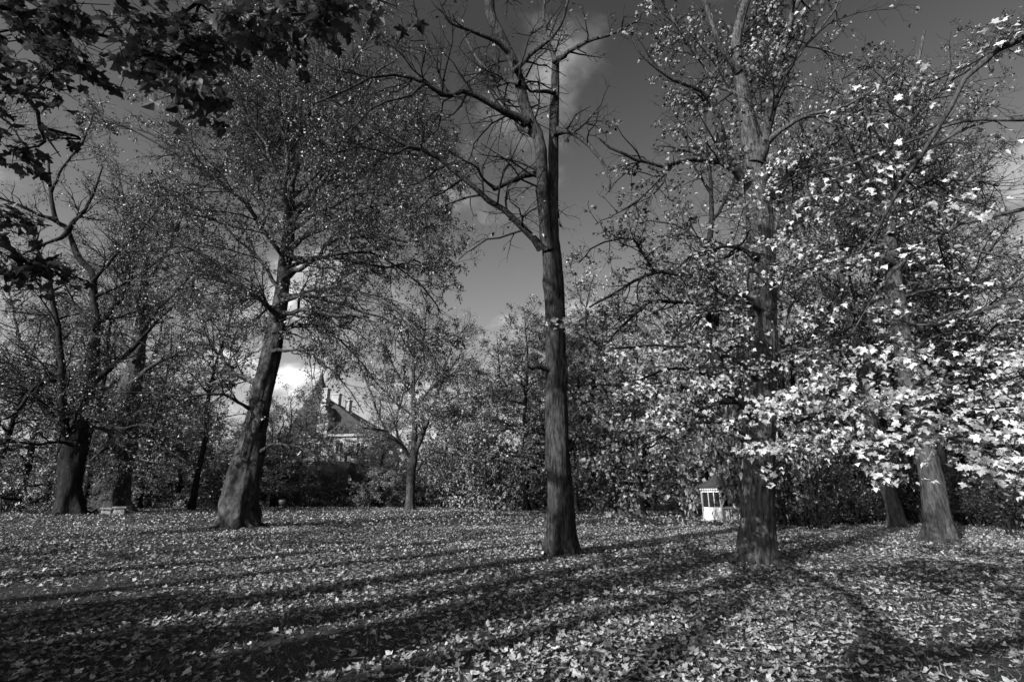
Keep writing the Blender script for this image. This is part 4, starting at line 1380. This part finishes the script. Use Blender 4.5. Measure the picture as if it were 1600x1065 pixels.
# stone urn and a fallen branch on the far lawn
p = gp(440, 58)
r = empty('stone_urn', p, 'grey stone urn on a foot on the far lawn right of the beech', 'urn')
prof = [(0.22, 0), (0.22, 0.08), (0.1, 0.14), (0.09, 0.3), (0.3, 0.45), (0.36, 0.75), (0.31, 0.85), (0.38, 0.92), (0.34, 0.92), (0.26, 0.8)]
S = 16
v = [(q * cos(i * 2 * pi / S), q * sin(i * 2 * pi / S), zz_) for q, zz_ in prof for i in range(S)]
f = [(k * S + i, k * S + (i + 1) % S, (k + 1) * S + (i + 1) % S, (k + 1) * S + i) for k in range(len(prof) - 1) for i in range(S)]
Boxes().poly(v, f).build('bowl', 'stone', r)
Boxes().box((0, 0, 0.0), (0.55, 0.55, 0.16)).build('foot', 'stone', r, 0.01)
t = Tree('fallen_branch', 'leafless fallen branch lying on the far lawn beside the urn', gp(452, 55), 93, 'bark', 'twig', cat='branch')
t.limb([t.base + np.array(q) for q in ((-1.3, 0, 0.05), (-0.4, 0.1, 0.16), (0.6, 0.0, 0.22), (1.5, 0.2, 0.5))], 0.06, 0.015, S=5)
t.branch_out([dict(dens=3, lr=(0.3, 0.6), lmin=0.3, lmax=1.0, K=4, grav=0.05, rmin=0.012), dict(dens=3, lr=(0.3, 0.6), lmin=0.2, lmax=0.5, K=3, rmin=0.01)])
t.finish_twigs()

# ------------------------------------------------------------------ near maples with leaves one can tell apart
from mathutils import Matrix

MAPLES = [t_maple(HALF, curl=c, wave=w, droop=d, seed=i, asym=a) for i, (c, w, d, a) in enumerate(
    [(-0.25, 0.10, -0.30, 0.0), (0.15, 0.16, -0.45, 0.25), (-0.35, 0.18, -0.20, -0.2), (0.25, 0.10, -0.55, 0.1), (-0.10, 0.22, -0.35, 0.3), (0.0, 0.08, -0.25, -0.3), (-0.45, 0.12, -0.45, 0.1), (0.3, 0.2, -0.2, -0.1)])]
DRY = [t_maple(HALF_MED, curl=c, wave=w, droop=d, seed=50 + i, asym=a) for i, (c, w, d, a) in enumerate(
    [(0.25, 0.10, 0.10, 0.2), (0.05, 0.16, 0.2, -0.2), (-0.25, 0.12, -0.1, 0.1), (0.35, 0.2, 0.2, 0.0), (0.1, 0.25, -0.2, 0.3), (-0.1, 0.08, 0.25, -0.3), (0.5, 0.1, 0.1, 0.1), (0.0, 0.05, 0.05, 0.0)])]
ONE = {}


def one_leaf(kind, k, mat):
    if (kind, k, mat) not in ONE:
        v, f = (MAPLES if kind == 'fresh' else DRY)[k]
        ONE[(kind, k, mat)] = mesh_np('leaf', v, [f], M[mat])
    return ONE[(kind, k, mat)]


def to_px(p):
    d = p - np.array([0, 0, EYE])
    zc = d[:, 1] * CT + d[:, 2] * ST
    yc = -d[:, 1] * ST + d[:, 2] * CT
    zs = np.where(zc > 0.05, zc, 0.05)
    return 800 + FPX * d[:, 0] / zs, 532.5 - FPX * yc / zs, zc


def leaf_objects(name, kind, mat, pos, nrm, tip, size, var, parent=None, base=None):
    n = norm(nrm)
    y = norm(tip - (tip * n).sum(1, keepdims=True) * n)
    x = np.cross(y, n)
    made = []
    for i in range(len(pos)):
        o = bpy.data.objects.new(name, one_leaf(kind, int(var[i]), mat))
        COL.objects.link(o)
        q = pos[i] - (base if base is not None else 0)
        R = np.stack([x[i], y[i], n[i]], 1) * size[i]
        o.matrix_world = Matrix([[*R[0], q[0]], [*R[1], q[1]], [*R[2], q[2]], [0, 0, 0, 1]])
        if parent is not None:
            o.parent = parent
        made.append(o)
    return made


def spray_leaves(t, sprays, mat, mat_one, size=0.17, face=(-0.28, -0.42, 0.85), ones=300, tpl=MAPLES, flat=0.62, more=3.0):
    """sprays: (x, y, D, radius in pixels, leaves): a bough from the nearest limb, twigs off it, leaves on petioles"""
    rng = t.rng
    nodes = np.concatenate([p for p, r in t.limbs])
    boughs, subs, pos, nrm, tip = [], [], [], [], []
    for x, y, D, rp, n in sprays:
        n = int(n * more)
        c = at(x, y, D)
        r = rp * px_m(c)
        dist = np.linalg.norm(nodes - c, axis=1) + 1.2 * np.maximum(c[2] - nodes[:, 2] , -0.2)
        a = nodes[np.argmin(dist)]
        mid = (a + c) / 2 + np.array([0, 0, 0.12 * np.linalg.norm(c - a)]) + rng.normal(size=3) * 0.08
        bo = catmull([a, mid, c], 6)
        fc = np.array(face) + rng.normal(size=3) * 0.3
        lean = norm(rng.normal(size=3) * np.array([1, 1, 0.2]) + np.array([-0.4, -0.6, -0.5]))
        boughs.append(bo)
        od = norm(c - a + 1e-6)
        m = max(4, n // 5)
        for k in range(m):
            st = bo[rng.integers(2, 6)]
            d = norm(od * 0.5 + rng.normal(size=3) * np.array([1, 1, 0.5]))
            e = c + d * r * rng.uniform(0.25, 1.0) * np.array([1, 1, 0.75])
            sub = catmull([st, (st + e) / 2 + rng.normal(size=3) * 0.05 * r + np.array([0, 0, 0.04]), e], 4)
            subs.append(sub)
            for q in range(max(2, int(round(n / m)))):
                w = rng.uniform(0.3, 1.0)
                p = sub[min(3, int(w * 3.99))] + rng.normal(size=3) * np.array([0.05, 0.05, 0.03])
                out = norm(norm(e - st) * 0.6 + rng.normal(size=3) * np.array([0.8, 0.8, 0.25]) + np.array([0, 0, -0.25]))
                pos.append(p + out * 0.08)
                tip.append(out + 0.7 * lean + np.array([0, 0, -0.35]))
                nrm.append(fc + rng.normal(size=3) * flat * 0.75)
                subs.append(np.array([p, p + out * 0.03, p + out * 0.06 + np.array([0, 0, -0.004]), p + out * 0.085]))
    B = np.stack(boughs)
    t.tw.append((B, np.linspace(0.014, 0.006, 6)[None].repeat(len(B), 0), 5))
    Q = np.stack(subs)
    t.tw.append((Q, np.linspace(0.004, 0.002, 4)[None].repeat(len(Q), 0), 3))
    pos, nrm, tip = np.array(pos), np.array(nrm), np.array(tip)
    sz = size * rng.uniform(0.55, 1.25, len(pos))
    var = rng.integers(0, len(tpl), len(pos))
    px, py, zc = to_px(pos)
    score = np.where((px > 5) & (px < 1595) & (py > 5) & (py < 1060), sz / zc, 0)
    order = np.argsort(-score)
    big, rest = order[:ones], order[ones:]
    leaf_objects('leaf', 'fresh', mat_one, pos[big], nrm[big], tip[big], sz[big], var[big], t.root, t.base)
    parts, tones = [], []
    for k in range(len(tpl)):
        i = rest[var[rest] == k]
        if len(i):
            parts.append(place(tpl[k], pos[i], nrm[i], tip[i], sz[i]))
            tones.append(np.repeat(rng.random(len(i)), len(tpl[k][0])))
    if parts:
        v, f = join(parts)
        t.part('leaf_mass', v, f, M[mat], np.concatenate(tones), kind='stuff')


# --- low boughs of the dappled maple with pale leaves
t = MAPLE
L = t.limb_px
L([(1178, 655), (1150, 625), (1110, 605), (1050, 600), (990, 600), (940, 600)], 9, 2, 13.3, 9.8, name='bough')
L([(1180, 590), (1150, 560), (1100, 545), (1030, 540), (950, 545), (900, 520)], 8, 2, 13.3, 10.2, name='bough')
L([(1182, 690), (1150, 670), (1110, 660), (1060, 670), (1020, 690)], 7, 2, 13.2, 9.8, name='bough')
L([(1184, 480), (1160, 470), (1130, 475), (1090, 490)], 7, 2, 13.2, 10.8, name='bough')
spray_leaves(t, [(1060, 640, 10, 60, 60), (1020, 670, 10, 50, 50), (1100, 600, 10.5, 60, 55), (1130, 660, 11, 45, 40), (1000, 610, 9.8, 45, 40), (950, 560, 10, 60, 50), (900, 510, 10.5, 50, 30),
                 (1090, 540, 11, 60, 45), (1120, 480, 11.5, 60, 40), (930, 620, 10, 40, 24), (1060, 700, 10, 45, 28), (1160, 520, 11.5, 50, 40), (1180, 580, 12, 50, 36), (1100, 400, 11, 60, 30),
                 (1160, 330, 12, 50, 34), (1200, 380, 12, 50, 34), (1190, 290, 12.3, 40, 24), (1140, 430, 11.5, 50, 34), (1020, 560, 10.3, 50, 34), (980, 660, 9.6, 40, 20), (1210, 440, 12, 40, 24)],
             'leaf_maple', 'leaf_maple_one', 0.082)
t.finish_twigs('bough_twigs')

# --- the maple whose bright boughs hang in from the right
b = np.array([9.6, 4.6, 0.0])
t = Tree('maple_tree', 'maple whose bright sunlit boughs of large leaves hang in from the right edge', b, 71, 'bark', 'twig_dark', 'leaf_maple')
t.trunk([b, b + [0.05, 0, 1.5], b + [-0.1, 0.1, 3.2], b + [0, 0.2, 5.2], b + [-0.2, 0.2, 7.5], b + [-0.2, 0.3, 9.5]], [0.26, 0.23, 0.2, 0.15, 0.09, 0.04], S=18, K=30)


def limb_from(t, z, pts, r0, r1):
    st = t.base + np.array([0, 0, z])
    return t.limb([st] + [at(x, y, D) for x, y, D in pts], r0, r1, K=16, S=7, wob=0.012, name='bough')


limb_from(t, 2.6, [(1780, 560, 6.2), (1600, 562, 6.8), (1500, 582, 7.2), (1420, 606, 7.6), (1300, 640, 7.8), (1215, 672, 7.9)], 0.07, 0.012)
limb_from(t, 3.4, [(1760, 440, 6.6), (1600, 468, 7.3), (1500, 495, 8.0), (1449, 508, 8.3), (1380, 496, 8.6), (1300, 480, 9.0), (1220, 450, 9.2)], 0.06, 0.010)
limb_from(t, 6.2, [(1680, 20, 4.9), (1600, 55, 5.0), (1540, 95, 5.1), (1495, 140, 5.2), (1430, 255, 5.7), (1388, 325, 6.2), (1340, 395, 6.8), (1250, 420, 7.8)], 0.06, 0.010)
limb_from(t, 2.2, [(1750, 690, 5.3), (1600, 700, 5.7), (1500, 685, 6.1), (1430, 680, 6.7)], 0.05, 0.010)
limb_from(t, 3.8, [(1780, 300, 6.2), (1600, 330, 6.4), (1500, 350, 6.6), (1400, 420, 7.2), (1330, 520, 7.6)], 0.045, 0.010)
limb_from(t, 5.5, [(1700, 180, 5.2), (1600, 185, 5.3), (1500, 190, 5.6), (1400, 230, 6.0), (1280, 270, 6.8)], 0.045, 0.010)
spray_leaves(t, [(1230, 640, 7.8, 60, 70), (1290, 610, 7.6, 60, 70), (1340, 640, 7.4, 70, 85), (1400, 620, 7.4, 60, 60), (1250, 690, 7.7, 50, 55), (1320, 690, 7.3, 60, 60), (1400, 690, 7.0, 50, 50),
                 (1190, 700, 8.2, 35, 26), (1390, 740, 6.8, 35, 28), (1205, 735, 8.3, 25, 10), (1450, 660, 6.8, 60, 50), (1510, 690, 6.2, 60, 55), (1560, 720, 5.8, 60, 50), (1600, 680, 5.6, 60, 44),
                 (1480, 610, 7.2, 60, 50), (1560, 630, 6.5, 60, 44), (1240, 410, 8.5, 55, 40), (1310, 410, 8.0, 50, 36), (1370, 395, 7.2, 40, 18), (1270, 560, 7.8, 60, 50), (1360, 560, 7.5, 60, 44),
                 (1300, 300, 6.5, 80, 16), (1400, 250, 6.0, 90, 16), (1250, 250, 7.0, 60, 14), (1350, 180, 6.0, 90, 14), (1450, 130, 5.5, 90, 14), (1520, 230, 5.2, 90, 11), (1560, 330, 5.0, 70, 9),
                 (1500, 330, 5.6, 80, 12), (1570, 60, 5.0, 70, 18), (1420, 400, 6.5, 60, 12), (1540, 470, 6.0, 70, 14), (1450, 560, 7.0, 70, 40), (1620, 760, 5.4, 50, 20), (1640, 560, 6.0, 80, 30), (1240, 330, 9.0, 60, 26), (1205, 265, 9.5, 50, 16), (1330, 330, 8.0, 60, 22), (1430, 330, 7.0, 70, 22), (1280, 490, 8.5, 60, 30),
                 (1400, 485, 8.0, 60, 30), (1480, 420, 7.2, 60, 22), (1560, 560, 6.6, 60, 30)],
             'leaf_maple', 'leaf_maple_one', 0.082)
t.finish_twigs()

# ------------------------------------------------------------------ trees left of and behind the viewer: shadows stripe the lawn, leafy ones are added to cut light
ca, sa = cos(SHADOW_AZ), sin(SHADOW_AZ)


def from_shadow(off, along):
    return np.array([off * ca + along * sa, -off * sa + along * ca, 0.0])


def cast_from(G, h):
    k = h / tan(SUN_EL)
    return np.array([G[0] - SH[0] * k, G[1] - SH[1] * k, h])


def sun_gap(p):
    """leaves removed from these crowns so that the low sun reaches the bright boughs"""
    off = p[:, 0] * ca - p[:, 1] * sa
    al = p[:, 0] * sa + p[:, 1] * ca
    h10 = p[:, 2] - (10 - al) * tan(SUN_EL)
    inside = (off > -5.6) & (off < -0.3) & (h10 > 0.8) & (h10 < 7.0)  # box along the sun's path that is cleared of leaves
    return ~inside | (np.random.default_rng(5).random(len(p)) < 0.10)


def over_gap(p):
    off = p[:, 0] * ca - p[:, 1] * sa
    h1 = p[:, 2] - (1 - (p[:, 0] * sa + p[:, 1] * ca)) * tan(SUN_EL)
    return (p[:, 2] > 12) | (((off > -7.0) & (off < -5.0) | (off > -4.0) & (off < -2.3)) & (h1 > 3.6) & (h1 < 8.5))  # low crown leaves kept only where they shade the dark boughs


OUT = 'trees outside the picture whose shadows stripe the lawn'
for off, al, h, r, seed, lab, dn, per, clr in [
    (-8.85, -7.0, 24, 0.60, 81, 'tall tree outside the picture at left that shades the central trunk', (0.8, 1.4, 1.8), 1.2, 0.5),
    (-7.15, -11.0, 22, 0.54, 82, 'slim tree outside the picture behind the viewer, second stripe of shadow', (0.8, 1.4, 1.8), 1.2, 0.5),
    (-3.95, -16.0, 24, 0.36, 84, 'tree outside the picture behind the viewer that shades the dappled maple', (0.8, 1.4, 1.8), 1.2, 0.5),
    (-11.7, -6.0, 20, 0.42, 85, 'thin tree outside the picture at left, farthest stripe of shadow', (0.8, 1.4, 1.8), 1.2, 0.5),
    (-18.0, -9.0, 20, 0.40, 88, 'leafy tree added outside the picture at left to shade the middle lawn', (1.8, 2.6, 2.6), 7.0, 0.22),  # this and the next two are added to dapple the left lawn
    (-22.5, -9.0, 19, 0.36, 89, 'leafy tree added outside the picture at far left for shade, nearer of two', (1.8, 2.6, 2.6), 7.0, 0.22),
    (-27.0, -9.0, 20, 0.36, 90, 'leafy tree added outside the picture at far left for shade, farther of two', (1.8, 2.6, 2.6), 7.0, 0.22),
    (-14.5, -2.0, 22, 0.40, 86, 'tree outside the picture at left whose shadow reaches the beech lawn', (0.8, 1.4, 1.8), 1.4, 0.5),
]:
    auto_tree('lime_tree', lab, from_shadow(off, al), h, 4.2, r, seed, clear=clr, n=14, per=per, lsize=0.16, dens=dn, group=OUT, up=(15, 60), leaf='leaf_mid', drop=sun_gap)

for k, (x, y, s1, s2, lab) in enumerate([(11, -4.5, 0.9, 0.8, 'unseen leafy tree added at right of the viewer to dim sky light'), (6, -11, 1.0, 0.8, 'unseen leafy tree added behind the viewer to dim sky light, nearest of several'),
                                         (15, -10, 1.0, 0.9, 'unseen leafy tree added behind the viewer at right to dim sky light'), (1, -17, 1.0, 0.8, 'unseen leafy tree added straight behind the viewer to dim sky light'),
                                         (20, -2, 0.9, 0.8, 'unseen leafy tree added at far right of the viewer to dim sky light'), (10, -20, 1.0, 0.9, 'unseen leafy tree added far behind the viewer to dim sky light'),
                                         (24, -14, 1.1, 0.9, 'unseen leafy tree added far behind at right to dim sky light')]):
    copy_tree(protos['tall'].root, np.array([x, y, gz(x, y)]), k * 1.1, (s1, s2), lab, OUT)  # copies added around the viewer to screen off sky light

# the maple overhead at left: trunk outside the picture, dark boughs in the upper left corner
b = from_shadow(-5.6, -9.5)
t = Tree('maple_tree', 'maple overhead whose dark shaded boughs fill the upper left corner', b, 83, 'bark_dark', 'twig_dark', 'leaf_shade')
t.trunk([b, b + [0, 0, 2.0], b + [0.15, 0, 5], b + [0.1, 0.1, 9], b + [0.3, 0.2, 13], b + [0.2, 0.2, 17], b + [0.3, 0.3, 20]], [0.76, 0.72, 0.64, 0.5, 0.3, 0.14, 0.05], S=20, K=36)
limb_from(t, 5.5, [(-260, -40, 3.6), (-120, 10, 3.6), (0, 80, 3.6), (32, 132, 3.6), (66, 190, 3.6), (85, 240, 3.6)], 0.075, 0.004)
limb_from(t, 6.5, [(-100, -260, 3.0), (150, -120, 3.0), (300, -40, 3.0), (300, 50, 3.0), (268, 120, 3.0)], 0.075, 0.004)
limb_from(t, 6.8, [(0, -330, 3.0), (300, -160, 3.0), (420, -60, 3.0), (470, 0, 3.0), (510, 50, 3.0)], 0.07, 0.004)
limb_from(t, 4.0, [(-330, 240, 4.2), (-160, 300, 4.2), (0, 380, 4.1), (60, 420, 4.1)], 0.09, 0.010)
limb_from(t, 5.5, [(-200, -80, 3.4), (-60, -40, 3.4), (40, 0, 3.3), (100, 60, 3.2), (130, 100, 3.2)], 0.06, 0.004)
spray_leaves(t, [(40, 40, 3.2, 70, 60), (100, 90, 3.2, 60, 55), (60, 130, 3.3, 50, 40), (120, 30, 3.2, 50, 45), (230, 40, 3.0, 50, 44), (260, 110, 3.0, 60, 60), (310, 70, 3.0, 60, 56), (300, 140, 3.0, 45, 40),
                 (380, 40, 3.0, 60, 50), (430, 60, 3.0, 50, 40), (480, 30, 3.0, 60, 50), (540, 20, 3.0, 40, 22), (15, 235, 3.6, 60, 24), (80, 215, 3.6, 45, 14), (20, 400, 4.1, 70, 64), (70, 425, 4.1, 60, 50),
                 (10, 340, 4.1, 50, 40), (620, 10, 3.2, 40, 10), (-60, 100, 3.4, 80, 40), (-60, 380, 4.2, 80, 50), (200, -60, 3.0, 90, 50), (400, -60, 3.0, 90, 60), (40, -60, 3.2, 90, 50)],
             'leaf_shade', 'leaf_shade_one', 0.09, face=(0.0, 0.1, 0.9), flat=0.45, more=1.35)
rng = t.rng
for i in range(16):
    z = 6 + 12 * (i + rng.random()) / 16
    az = i * 2.4
    ln = rng.uniform(3.5, 6)
    el = radians(rng.uniform(5, 45))
    d = np.array([cos(az) * cos(el), sin(az) * cos(el), sin(el)])
    p = b + np.array([0.1, 0.1, z])
    t.limb([p, p + d * ln * 0.5, p + d * ln + np.array([0, 0, -0.3])], 0.12, 0.02, S=6)
lv = t.branch_out([dict(dens=1.2, lr=(0.3, 0.5), lmin=0.8, lmax=3, K=5, rr=0.5, rmax=0.05, rmin=0.015, S=4), dict(dens=1.8, lr=(0.3, 0.6), lmin=0.5, lmax=1.6, K=4, rmin=0.01)], (1,), t.limbs[-16:])
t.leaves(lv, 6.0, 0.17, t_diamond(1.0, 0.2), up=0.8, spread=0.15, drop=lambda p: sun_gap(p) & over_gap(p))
t.finish_twigs()

# crooked limbs that draw the curved shadows at the lower right
b = from_shadow(-3.0, -24.0)
t = Tree('lime_tree', 'crooked tree outside the picture behind the viewer, its limbs shadowing the right lawn', b, 87, 'bark_dark', 'twig_dark', 'leaf_mid', OUT)
t.trunk([b, b + [0, 0, 2.0], b + [0.15, 0, 5], b + [0.4, 0.4, 8.5], b + [0.5, 0.6, 11]], [0.4, 0.36, 0.32, 0.22, 0.1], S=16, K=26)
C_ = cast_from((3.7, 5.8), 8.0)
t.limb([b + [0.3, 0.3, 7.0], (b + C_) / 2 + [0, 0, 3.9], C_], 0.2, 0.15)
t.limb([C_, cast_from((4.6, 7.3), 8.0), cast_from((5.5, 9.2), 8.0), cast_from((6.3, 12.8), 8.0)], 0.18, 0.09)
t.limb([C_, cast_from((5.0, 6.1), 8.0), cast_from((6.2, 6.8), 8.0), cast_from((8.4, 8.2), 8.3)], 0.18, 0.09)
t.limb([cast_from((1.9, 6.3), 8.0), cast_from((2.9, 7.8), 8.0), cast_from((4.5, 9.8), 8.1), cast_from((5.1, 11.3), 8.1)], 0.15, 0.07)
t.limb([b + [0.4, 0.4, 8.0], cast_from((0.9, 5.0), 8.4), cast_from((1.9, 6.3), 8.0)], 0.16, 0.10)
t.limb([cast_from((6.2, 6.8), 8.0), cast_from((8.0, 9.0), 8.5), cast_from((8.6, 11.0), 8.8)], 0.08, 0.03)
lv = t.branch_out([dict(dens=0.5, t0=0.3, lr=(0.3, 0.5), lmin=0.5, lmax=2, K=5, rr=0.4, rmax=0.03, rmin=0.012, S=3), dict(dens=1.5, lr=(0.3, 0.6), lmin=0.3, lmax=1.0, K=3, rmin=0.008)], (1,))
t.leaves(lv, 1.5, 0.16, up=0.5, drop=sun_gap)
t.finish_twigs()

# dense bushes invented left of the frame to darken the lower left corner
yew = shrub('yew_bush', 'dense yew added outside the picture at lower left to shade the near lawn', np.array([-8.7, 0.9, 0]), 2.2, 3.7, 44, n=44, per=14.0, lsize=0.2)
copy_tree(yew.root, np.array([-11.0, 2.6, 0]), 2.7, (0.8, 1.0), 'dense yew added outside the picture at left for shade, farther of a pair', SHG)

# ------------------------------------------------------------------ fallen leaves and grass
def litter():
    rng = np.random.default_rng(101)
    parts, tones = [], []

    def band(y0, y1, dens, margin=1.3):
        w1 = y1 * 1.12 + margin
        n = int((y1 - y0) * 2 * w1 * dens)
        x = rng.uniform(-w1, w1, n)
        y = rng.uniform(y0, y1, n)
        k = np.abs(x) < y * 1.12 + margin
        x, y = x[k], y[k]
        # drifts: fewer leaves in soft-edged patches
        f = 0.5 + 0.28 * np.sin(x * 0.9 + 1.3 * np.sin(y * 0.45)) + 0.28 * np.sin(y * 0.7 + 1.7 * np.sin(x * 0.33 + 1)) + 0.15 * np.clip(x / np.maximum(y, 1), -1, 1)
        k = rng.random(len(x)) < np.clip(1.25 * f + 0.3, 0.12, 1)
        x, y = x[k], y[k]
        p = np.stack([x, y, gz(x, y)], -1)
        return p

    # nearest: full leaf outlines
    p = band(2.2, 8.5, 310)
    n = len(p)
    p[:, 2] += rng.uniform(0.006, 0.055, n)
    nr = rng.normal(size=p.shape) * 0.28 + np.array([0, 0, 1.0])
    tp = rng.normal(size=p.shape)
    sz = rng.uniform(0.024, 0.068, n)
    var = rng.integers(0, len(DRY), n)
    px, py, zc = to_px(p)
    inside = (px > 15) & (px < 1585) & (py < 1055)
    sz = np.where(rng.random(n) < 0.06, sz * 1.3, sz)
    score = np.where(inside, sz / zc * (p[:, 2] - gz(p[:, 0], p[:, 1]) > 0.03), 0)
    order = np.argsort(-score)
    big = order[:300]
    rest = order[300:]
    for o in leaf_objects('fallen_leaf', 'dry', 'litter_one', p[big], nr[big], tp[big], sz[big] * 1.1, var[big]):
        tag(o, 'dry maple leaf lying on top of the litter at the lower edge of the picture', 'leaf', 'fallen leaves nearest the viewer')
    for k in range(len(DRY)):
        i = rest[var[rest] == k]
        parts.append(place(DRY[k], p[i], nr[i], tp[i], sz[i]))
        tones.append(np.repeat(rng.random(len(i)) ** 1.2 * 0.9, len(DRY[k][0])))
    # middle distance: simpler leaves
    lo = [t_maple(HALF_LO, curl=c, wave=w, seed=80 + i, droop=d) for i, (c, w, d) in enumerate([(0.3, 0.15, 0.1), (-0.2, 0.2, 0.2), (0.1, 0.25, -0.2)])]
    p = band(8.5, 15, 155)
    n = len(p)
    p[:, 2] += rng.uniform(0.008, 0.05, n)
    nr = rng.normal(size=p.shape) * 0.28 + np.array([0, 0, 1.0])
    var = rng.integers(0, 3, n)
    sz = rng.uniform(0.03, 0.085, n)
    for k in range(3):
        i = np.where(var == k)[0]
        parts.append(place(lo[k], p[i], nr[i], rng.normal(size=(len(i), 3)), sz[i]))
        tones.append(np.repeat(rng.random(len(i)) ** 1.2 * 0.9, len(lo[k][0])))
    for y0, y1, dens, s0, s1 in ((15, 28, 115, 0.05, 0.11), (28, 72, 17, 0.09, 0.18)):
        p = band(y0, y1, dens, 3.0)
        n = len(p)
        p[:, 2] += rng.uniform(0.01, 0.06, n)
        nr = rng.normal(size=p.shape) * 0.5 + np.array([0, 0, 1.0])
        parts.append(place(t_diamond(0.9, 0.2), p, nr, rng.normal(size=p.shape), rng.uniform(s0, s1, n)))
        tones.append(np.repeat(rng.random(n) ** 1.5, 4))
    v, f = join(parts)
    o = link('leaf_litter', mesh_np('leaf_litter', v, f, M['litter'], np.concatenate(tones)))
    tag(o, 'dry fallen leaves covering the whole lawn', 'leaf litter', kind='stuff')

    # dead twigs among the leaves
    n = 420
    y = 3.0 + 22 * rng.random(n)
    x = rng.uniform(-1, 1, n) * (y * 1.1 + 1)
    a = rng.uniform(0, 2 * pi, n)
    ln = rng.uniform(0.12, 0.7, n)
    P = np.zeros((n, 4, 3))
    for k in range(4):
        aa = a + rng.normal(size=n) * 0.25
        st = np.stack([np.cos(aa), np.sin(aa), np.zeros(n)], -1) * (ln / 3)[:, None]
        P[:, k] = st + P[:, k - 1] if k else np.stack([x, y, gz(x, y) + 0.05], -1)
        P[:, k, 2] = gz(P[:, k, 0], P[:, k, 1]) + 0.045 + 0.02 * rng.random(n)
    v, q = tubes(P, np.linspace(1, 0.4, 4)[None] * rng.uniform(0.003, 0.009, n)[:, None], 4)
    o = link('fallen_twigs', mesh_np('fallen_twigs', v, [q], M['bark']))
    tag(o, 'dead twigs scattered among the fallen leaves', 'twigs', kind='stuff')

    # short grass between the leaves
    n = 50000
    y = 2.0 + 22 * rng.random(n) ** 1.4
    x = rng.uniform(-1, 1, n) * (y * 1.12 + 1.5)
    b_ = np.stack([x, y, gz(x, y)], -1)
    a = rng.uniform(0, 2 * pi, n)
    h = rng.uniform(0.03, 0.08, n)
    w = 0.004 + 0.0006 * y
    side = np.stack([np.cos(a), np.sin(a), np.zeros(n)], -1) * w[:, None]
    tipp = b_ + np.stack([rng.normal(size=n) * 0.035, rng.normal(size=n) * 0.035, h], -1)
    v = np.stack([b_ - side, b_ + side, tipp], 1).reshape(-1, 3)
    f = np.arange(3 * n).reshape(-1, 3)
    o = link('grass', mesh_np('grass', v, [f], M['grass'], np.repeat(rng.random(n), 3)))
    tag(o, 'short grass blades standing between the fallen leaves', 'grass', kind='stuff')


litter()
